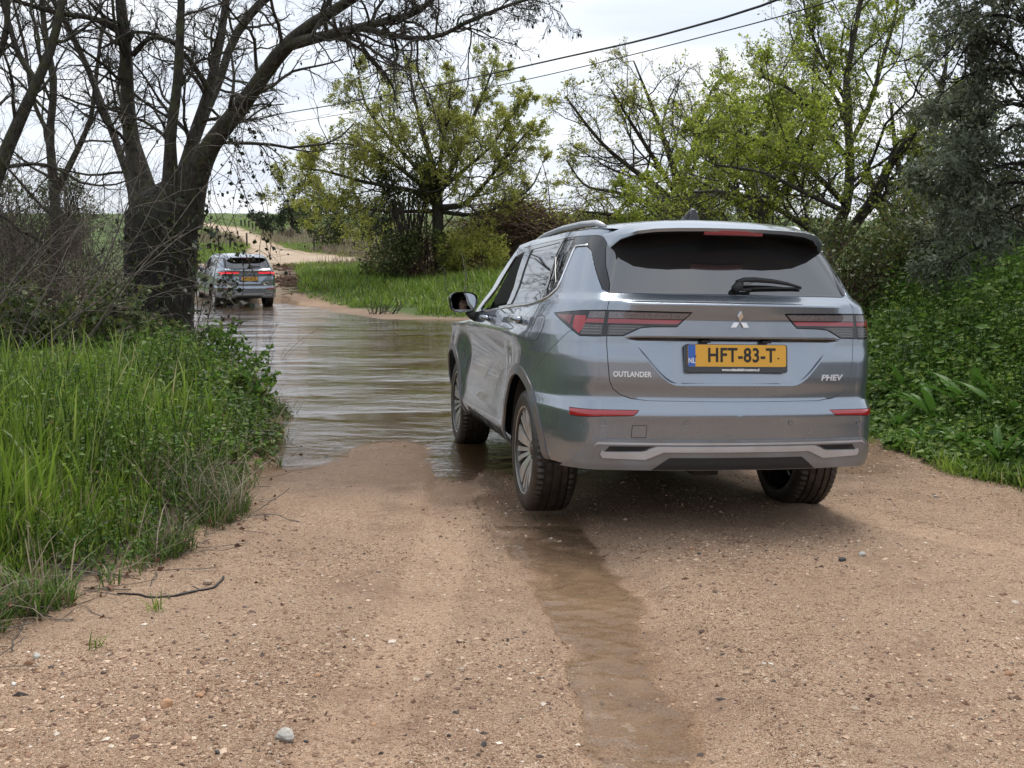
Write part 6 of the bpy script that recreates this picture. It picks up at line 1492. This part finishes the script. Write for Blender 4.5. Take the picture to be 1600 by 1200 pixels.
def far_grass():
    r = np.random.default_rng(221); q = np.column_stack([r.uniform(-13, 9, 190000), r.uniform(25, 46, 190000)]); h, w = on_land(q); ds = w['ds']; f = fbm(q[:, 0], q[:, 1], 1.6, 3, 61); edge = 1.0+.8*fbm(q[:, 0], q[:, 1], 1.3, 2, 62)
    hump = np.exp(-(((q[:, 0]+3.6)/1.4)**2+((q[:, 1]-28)/1.6)**2))
    deb = np.exp(-(((q[:, 0]+12.2)/4.0)**2+((q[:, 1]-46)/6.0)**2))
    m = (ds > edge+hump*2.2) & (w['tr'] < -.6) & (r.random(len(q)) < (.55+.5*f)*(1-.9*np.clip(deb*1.3, 0, 1))*.62); q, h, f, ds = q[m], h[m], f[m], ds[m]
    P = np.column_stack([q, h-.02]); hh = (.16+.30*smooth(.8, 3.5, ds))*(1+.5*f)*r.uniform(.6, 1.3, len(q)); k = r.random(len(q)) < .8
    blade_obj('grass', [blades(P[k], hh[k], r.uniform(.016, .034, k.sum()), r, .5, .8)], ML['grass'], 'lush grass on the far bank under the spring tree')
    blade_obj('grass', [blades(P[~k], hh[~k]*.9, r.uniform(.02, .034, (~k).sum()), r, .6, .9)], ML['grass_dark'], 'darker grass mixed into the far bank')
    # verge and field along the far track
    u = r.uniform(285, 720, 60000); v = 336+(418-336)*r.random(60000)**.6; q = np.array([un_slope(a, b)[:2] for a, b in zip(u, v)]); h, w = on_land(q); m = (w['tr'] < -.2) & (q[:, 1] > 44) & (q[:, 1] < 300); q, h = q[m], h[m]; hs = np.clip(q[:, 1]/60, .8, 4)
    dryz = smooth(-.05, .35, fbm(q[:, 0], q[:, 1], 9, 3, 63)+.35*(q[:, 0] > -.115*q[:, 1]-4)); k = r.random(len(q)) < dryz*.7; P = np.column_stack([q, h-.03])
    blade_obj('grass', [blades(P[~k], r.uniform(.10, .22, (~k).sum())*hs[~k]**.5, r.uniform(.02, .04, (~k).sum())*hs[~k], r, .5, .8)], ML['grass'], 'green verge and field grass beside the far track')
    blade_obj('grass', [blades(P[k], r.uniform(.25, .6, k.sum())*hs[k]**.3, r.uniform(.015, .03, k.sum())*hs[k], r, .4, .6)], ML['dry'], 'dry pale grass and stalks along the far fence')
far_grass()
def ground_px(u, v, z=.15):
    for _ in range(25): p = un(u, v, z=z); z = .5*z+.5*gz(p[0], p[1])
    return p
def dock(x, y, s, n, label, seed, rot=0.):
    """large-leaved plant: each long leaf is an object of its own"""
    r = np.random.default_rng(seed); z = gz(x, y); root = make_thing('dock_plant', (x, y, z+.04), label, 'plant', 'broad-leaved plants on the right bank')
    for i in range(n):
        o = bpy.data.objects.new('leaf', DOCK); COL.objects.link(o); o.parent = root; a = rot+2*math.pi*i/n+r.normal()*.25
        o.rotation_euler = (0, -R_(r.uniform(38, 74)), a); o.location = (.02*math.cos(a), .02*math.sin(a), .02); k = s*r.uniform(.75, 1.2); o.scale = (k, k, k)
def dock_leaf():
    V = []; F = []; n = 10
    for i in range(n+1):
        t = i/n; w = .085*math.sin(math.pi*min(1, .06+t*.94))**.75*(1-.25*t)+.004; bend = -.55*t*t; wv = .012*math.sin(t*17)
        for s, dz in ((-1, .018), (-.5, .004), (0, -.01), (.5, .004), (1, .018)):
            V.append((t*(1-.18*t*t), s*w, bend*.5+dz+(wv*s if abs(s) == 1 else 0)))
    for i in range(n):
        for j in range(4): a = i*5+j; F.append((a, a+1, a+6, a+5))
    me = bpy.data.meshes.new('leaf'); me.from_pydata(V, [], F); me.update(); me.polygons.foreach_set('use_smooth', np.ones(len(F), bool)); me.materials.append(ML['dock']); return me
DOCK = dock_leaf()
for i, (u, v, s, n, lab) in enumerate([
    (1590, 690, .66, 13, 'largest broad-leaved plant, bright leaves crossing the right picture edge'), (1530, 668, .60, 11, 'broad-leaved plant left of the largest one at the right edge'), (1462, 668, .46, 9, 'upright broad-leaved plant in the middle of the right bank'),
    (1420, 640, .50, 10, 'broad-leaved plant with narrow upright leaves close to the car bumper corner'), (1560, 735, .30, 8, 'low broad-leaved plant at the lower right of the weeds'), (1402, 676, .24, 7, 'small broad-leaved plant on the wet mud beside the car'),
    (1500, 708, .24, 8, 'small broad-leaved plant above the gravel edge'), (1440, 700, .18, 7, 'tiny broad-leaved plant at the mud edge')]):
    p = ground_px(u, v); dock(p[0], p[1], s, n, lab, 230+i, i*.7)
def thicket(name, label, x0, x1, y0, y1, n, L, seed, mat, cat='shrub', lean=(.25, 0, 1), leaf=None, per=7, group=None, wig=.10, rad=.008, droop=.10):
    r = np.random.default_rng(seed); xm, ym = (x0+x1)/2, (y0+y1)/2; root = make_thing(name, (xm, ym, gz(xm, ym)), label, cat, group)
    q = np.column_stack([r.uniform(x0, x1, n), r.uniform(y0, y1, n)]); h, w = on_land(q); P0 = np.column_stack([q, h-.02])
    S = walk(P0, unit(r.normal(size=P0.shape)*.45+np.array(lean)), r.uniform(L*.55, L*1.2, n), 12, r, wig, .04, droop); rr = rad*r.uniform(.6, 1.5, n)[:, None]*np.linspace(1, .35, 12)[None]
    a1, r1 = spawn(S, rr, per, r, .2, 1, 45, .38, .6, 6, .18, .02, .1, minr=.003); a2, r2 = spawn(a1, r1, 3, r, .2, 1, 45, .5, .6, 4, .25, 0, .1, minr=.0026)
    V, F = join([tubes(S, rr, 5), tubes(a1, r1, 3), tubes(a2, r2, 3)]); child('stems', V, F, ML[mat], root, 'stuff')
    if leaf:
        c, d = pts_along(a2, leaf[1], r, .3); m = c[:, 2] < P0[:, 2].mean()+leaf[3]; c, d = c[m], d[m]; V, F = leaves(c, unit(d+r.normal(size=c.shape)), leaf[2], r, .7); child('foliage', V, F, ML[leaf[0]], root, 'stuff')
    return root
TG = 'leafless thickets on the left bank'
thicket('leafless_shrub', 'pale leafless whips leaning up to the right at the left picture edge', -5.6, -4.3, 9.3, 11.0, 20, 2.8, 241, 'twig_pale', lean=(.75, .1, .85), group=TG, rad=.0085, per=6)
thicket('leafless_shrub', 'dark leafless thicket under the leaning tree at the left edge', -8.6, -6.2, 12.5, 15.5, 60, 2.5, 242, 'twig', lean=(.1, 0, 1), group=TG, leaf=('bramble', 2, .05, 1.0), per=8)
thicket('leafless_shrub', 'thin reddish shoots rising left of the stout ash trunk', -7.2, -6.3, 14.0, 17.0, 18, 2.2, 243, 'dead', lean=(.15, 0, 1), group=TG, per=6)
thicket('leafless_shrub', 'twiggy tangle far left behind the pale whips', -11., -7.5, 15, 19, 100, 3.4, 244, 'twig', lean=(.05, 0, 1), group=TG, per=8)
thicket('leafless_shrub', 'dense grey-brown thicket behind the thin bare tree', -15.5, -9.5, 21.5, 25, 150, 3.6, 252, 'twig_pale', lean=(.05, 0, 1), group=TG, per=9, leaf=('bramble', 3, .07, 1.9), rad=.011)
thicket('leafless_shrub', 'tall brown thicket farther back between the stout ash and the thin bare tree', -14, -8.2, 25.5, 28, 110, 3.3, 253, 'twig', lean=(.0, 0, 1), group=TG, per=9, leaf=('bramble', 2, .08, 1.4), rad=.011)
thicket('bramble_bush', 'low dark bramble at the left picture edge above the tall grass', -5.6, -4.5, 10.2, 12.2, 60, 1.1, 245, 'twig', leaf=('bramble', 6, .06, 1.0), per=7, droop=.3)
thicket('leafless_shrub', 'fine shoots with hanging leaves right of the stout ash trunk', -5.2, -4.7, 15.6, 16.6, 9, 2.6, 246, 'twig', lean=(.05, 0, 1), group=TG, per=5, rad=.006, leaf=('ivy', 2, .08, 3.))
thicket('weed_clump', 'feathery green weed with thin stems standing before the water on the left bank', -3.75, -3.35, 12.6, 13.4, 26, .62, 247, 'nettle', cat='plant', leaf=('nettle', 4, .05, 2.), per=6, rad=.004)
thicket('weed_clump', 'reddish leafy weed leaning over the water at the end of the left bank', -2.75, -2.25, 8.7, 9.6, 26, .34, 248, 'dead', cat='plant', leaf=('nettle', 5, .045, 2.), per=5, rad=.003, lean=(.25, .1, 1))
thicket('dry_stalks', 'dry stalks standing in front of the second car at the water edge', -4.1, -3.5, 14.6, 15.6, 9, 1.0, 249, 'dead', cat='plant', per=3, rad=.004)
thicket('dry_stalks', 'dry pale stalks on the far bank left of the car mirror', -1.9, -1.2, 29.3, 30.5, 9, 1.3, 250, 'twig_pale', cat='plant', per=2, rad=.012, wig=.06)
thicket('reed_tuft', 'small dark tuft growing on the sand spit of the far bank', -3.7, -3.0, 27.2, 27.7, 26, .45, 251, 'twig', cat='plant', per=3, rad=.010)
# ------------------------------------------------------------------ gravel, stones, sticks
def rocks(C, s, r, flat=.6):
    """many pebbles at once: squashed, dented eight-sided lumps"""
    k = len(C); base = np.array([[1, 0, 0], [-1, 0, 0], [0, 1, 0], [0, -1, 0], [0, 0, 1], [0, 0, -1.]]); V = base[None]*(1+.35*r.normal(size=(k, 6, 1))).clip(.5, 1.6)
    a = r.uniform(0, 6.28, k); c_, s_ = np.cos(a), np.sin(a); sx = r.uniform(.7, 1.3, k); sy = r.uniform(.6, 1., k); sz = flat*r.uniform(.6, 1.1, k)
    x = V[..., 0]*sx[:, None]+V[..., 2]*.3*r.normal(size=(k, 1)); y = V[..., 1]*sy[:, None]; z = V[..., 2]*sz[:, None]
    V = np.stack([x*c_[:, None]-y*s_[:, None], x*s_[:, None]+y*c_[:, None], z], -1)*s[:, None, None]+C[:, None]
    f = np.array([[0, 2, 4], [2, 1, 4], [1, 3, 4], [3, 0, 4], [2, 0, 5], [1, 2, 5], [3, 1, 5], [0, 3, 5]]); return V.reshape(-1, 3), (np.arange(k)[:, None, None]*6+f[None]).reshape(-1, 3)
PEB = leaf_mat('mixed_gravel', [(0, (.045, .036, .032)), (.14, (.17, .085, .050)), (.40, (.30, .185, .115)), (.75, (.44, .30, .20)), (.95, (.50, .37, .26)), (1, (.60, .53, .45))], 0., .6)
for n in PEB.node_tree.nodes:
    if n.type == 'HUE_SAT': pass
def gravel():
    r = np.random.default_rng(301); n = 210000; y = 2.3*(11/2.3)**(r.random(n)); x = r.uniform(-.55, .55, n)*y*1.05; h, w = land(x, y)
    f = fbm(x, y, .8, 4, 71); p = np.clip(.30+1.1*f, .03, 1)*(1-.5*w['rut'])*(w['dl'] < .05)*(w['dr'] < .25)*(h > -.03)
    edge = np.exp(-((w['dr']+.1)/.35)**2)*.5; m = r.random(n) < (p+edge)*.55; x, y, h = x[m], y[m], h[m]; k = len(x)
    s = .0032*np.exp(r.normal(size=k)*.50)*(1+.06*y); s = np.where(r.random(k) < .018, s*2.4, s).clip(.0015, .0125); V, F = rocks(np.column_stack([x, y, h+s*.15]), s, r)
    o = mesh_obj('gravel', V, F, PEB, None, False); tag(o, 'coarse red-brown gravel lying on the sandy road', 'gravel', kind='stuff')
gravel()
def stone_mat(name, col): return pbr(name, col, .85, noise=(9, tuple(c*.55 for c in col), .25), bump=(45, .6, .004))
SM = dict(grey=stone_mat('pale_grey_stone', (.50, .47, .42)), orange=stone_mat('orange_sandstone', (.52, .30, .17)), tan=stone_mat('tan_stone', (.46, .34, .24)), white=stone_mat('white_quartz', (.72, .70, .66)), dark=stone_mat('dark_slate_stone', (.07, .066, .065)))
def stone(u, v, wpx, mat, lab, seed):
    z = .15
    for _ in range(6): p = un(u, v, z=z); z = gz(p[0], p[1])
    s = wpx*p[1]/1650/2; r = np.random.default_rng(seed); V = []; F = []; n1, n2 = 6, 9
    for i in range(n1+1):
        t = math.pi*i/n1
        for j in range(n2): q = 2*math.pi*j/n2; V.append((math.sin(t)*math.cos(q), math.sin(t)*math.sin(q), math.cos(t)))
    V = np.array(V); cut = unit(r.normal(size=(9, 3))); off = r.uniform(.55, .85, 9)
    for c, o in zip(cut, off): d = V@c; V = V-np.maximum(d-o, 0)[:, None]*c
    V *= np.array([1.0, .75, .62])*s; V += r.normal(size=V.shape)*s*.015
    for i in range(n1):
        for j in range(n2): F.append((i*n2+j, (i+1)*n2+j, (i+1)*n2+(j+1) % n2, i*n2+(j+1) % n2))
    o = mesh_obj('stone', V, F, SM[mat], None, False); o.location = (p[0], p[1], z+s*.28); o.rotation_euler = (0, 0, r.uniform(0, 6)); tag(o, lab, 'stone', 'loose stones on the road')
for i, q in enumerate([(445, 1154, 40, 'grey', 'largest pale grey angular stone on the road in the lower left'), (260, 1103, 27, 'orange', 'pointed orange stone left of the largest grey one'), (312, 1088, 15, 'orange', 'small orange stone just right of the pointed orange one'), (325, 913, 20, 'tan', 'tan stone beside the bend of the black stick'),
    (56, 1028, 20, 'grey', 'grey stone below the broken edge of the left bank'), (21, 1070, 11, 'white', 'white stone at the left picture edge'), (496, 1057, 14, 'orange', 'orange flat stone above the largest grey one'), (671, 1056, 19, 'tan', 'tan stone on the tyre track left of the puddle'), (583, 1133, 13, 'orange', 'small orange stone right of the largest grey one'),
    (957, 1064, 9, 'white', 'white pebble lying in the puddle'), (1347, 868, 15, 'grey', 'flat grey stone on the gravel right of the car'), (1316, 876, 14, 'dark', 'dark stone left of the flat grey one on the gravel'), (1575, 1054, 17, 'orange', 'yellow-orange stone near the right picture edge'), (1080, 858, 9, 'orange', 'orange pebble behind the middle of the car'),
    (1092, 866, 9, 'dark', 'black pebble beside the orange one behind the car'), (478, 1160, 11, 'dark', 'dark pebble right of the largest grey stone'), (940, 1101, 15, 'dark', 'flat dark stone in the lower part of the puddle'), (756, 1165, 16, 'dark', 'flat dark stone on the track at the bottom edge'), (340, 1177, 13, 'dark', 'dark stone at the bottom edge below the pointed orange one'),
    (1502, 742, 9, 'white', 'white pebble at the gravel edge of the right bank'), (1462, 776, 8, 'white', 'white pebble on the gravel a little nearer than the bank'), (526, 702, 14, 'dark', 'dark stone in the shallow water at the sand edge'), (511, 716, 12, 'dark', 'wet stone on the sand just below the one in the shallow water')]):
    stone(*q, 400+i)
def stick(pts, r0, mat, lab, name='stick', forks=()):
    q = []
    for u, v in pts:
        z = .15
        for _ in range(6): p = un(u, v, z=z); z = gz(p[0], p[1])
        q.append((p[0], p[1], z+r0*.9))
    c = q[0]; m = MB(); loc = lambda L: [tuple(np.array(a)-np.array(c)) for a in L]
    P, _ = smooth_line([(*a, r0) for a in q], 22); P = P+np.random.default_rng(5).normal(size=P.shape)*[.002, .002, .0]
    m.tube(loc(P.tolist()), list(np.linspace(r0*.7, r0*1.1, 22)), 6)
    for i, d in forks:
        m.tube(loc([P[i].tolist(), (P[i]+np.array(d)*.5).tolist(), (P[i]+np.array(d)).tolist()]), [r0*.6, r0*.5, r0*.3], 5)
    o = m.build(name, mat, None, True); o.location = c; tag(o, lab, 'stick'); return o
stick([(184, 929), (212, 930), (240, 935), (268, 933), (300, 926), (330, 921), (343, 912), (349, 903)], .0052, pbr('wet_black_bark', (.022, .018, .016), .5), 'thin black stick lying bent on the sand below the left bank', forks=[(8, (.02, -.035, .004)), (13, (-.04, .02, .01))])
stick([(18, 1020), (21, 1003), (33, 985), (44, 962), (48, 950)], .0035, ML['twig_pale'], 'pale dry stalk hanging over the bank edge in the lower left corner')
for u, v, lab in [(240, 942, 'small sprig of grass growing by the black stick'), (152, 1010, 'tiny sprig of grass on the sand below the left bank')]:
    p = un(u, v, z=.19); z = gz(p[0], p[1]); r = np.random.default_rng(int(u)); Vb, Fb, Tb = blades(np.column_stack([r.normal(size=(16, 2))*.02, np.zeros(16)]), r.uniform(.03, .09, 16), np.full(16, .005), r, .7, .5)
    o = mesh_obj('grass_sprig', Vb, [tuple(f) for f in Fb.tolist()]+[tuple(f) for f in Tb.tolist()], ML['grass']); o.location = (p[0], p[1], z); tag(o, lab, 'plant')
# ------------------------------------------------------------------ second car, drivers, power lines
def copy_tree(o, parent=None):
    c = o.copy(); COL.objects.link(c); c.parent = parent
    for ch in list(o.children): copy_tree(ch, c)
    return c
car2 = copy_tree(car); car2['label'] = 'farther SUV with lit red tail lamps, driving out of the water'
HD = R_(26); fwd = Vector((-math.sin(HD), math.cos(HD), .035)).normalized(); lft = Vector((-math.cos(HD), -math.sin(HD), 0)); upv = fwd.cross(lft); lft = upv.cross(fwd)
M2 = Matrix((fwd, lft, upv)).transposed().to_4x4(); car2.matrix_world = Matrix.Translation((-8.18, 32.2, -.075)) @ M2
def every(o):
    for c in o.children: yield c; yield from every(c)
for o in list(every(car2)):
    n = o.name.split('.')[0]
    if n in ('brake_lens', 'red_strip', 'side_marker'):
        o.material_slots[0].link = 'OBJECT'; o.material_slots[0].material = MC['red_lit']
        if n == 'red_strip': o['label'] = 'lit red tail lamp strip'
    if n == 'clear_lens': o.material_slots[0].link = 'OBJECT'; o.material_slots[0].material = MC['red_lens_lit']
    if n == 'plate_letters':
        hold = o.parent; c = np.array(surfn(np.array([0.]), np.array([.925]))[0][0]); up = np.array([.10, 0, .995]); up /= np.linalg.norm(up); out = np.array([-.995, 0, .10]); out /= np.linalg.norm(out)
        f = flat_fn(c+out*.022, np.array([0, -1., 0]), up, out); bpy.data.objects.remove(o)
        text_obj('plate_letters', 'HFT-82-S', .098, MC['plate_text'], hold, lambda a, b, h: f(a+.022, b*1.0+.0075, h+.0076), .0016, .86, 1.06, .002)
drv = build_head('person', None, (.72, .39, 1.26)); drv.matrix_world = car.matrix_world.copy(); tag(drv, 'driver with glasses whose face shows in the door mirror of the nearer car', 'person')
drv2 = copy_tree(drv); drv2['label'] = 'driver sitting in the farther car that leaves the water'; drv2.matrix_world = car2.matrix_world.copy()
def cable(pts, r, lab):
    q = [(*un(u, v, d=d), r) for u, v, d in pts]; P, _ = smooth_line(q, 60); m = MB(); c = P[0]; m.tube([tuple(p-c) for p in P], r, 6); o = m.build('power_cable', pbr('black_cable', (.012, .012, .012), .6), None, True); o.location = c; tag(o, lab, 'cable', 'power lines over the ford')
cable([(1900, -330, 9), (1220, -2, 14), (1040, 53, 17), (880, 90, 21), (640, 142, 29), (430, 179, 40), (180, 214, 60)], .017, 'thick upper power cable crossing the sky above the spring tree')
cable([(1900, -230, 9), (1300, 1, 13.5), (1080, 62, 17), (860, 116, 21.5), (640, 160, 29), (430, 195, 40), (180, 226, 60)], .009, 'thin lower power cable crossing the sky below the thick one')
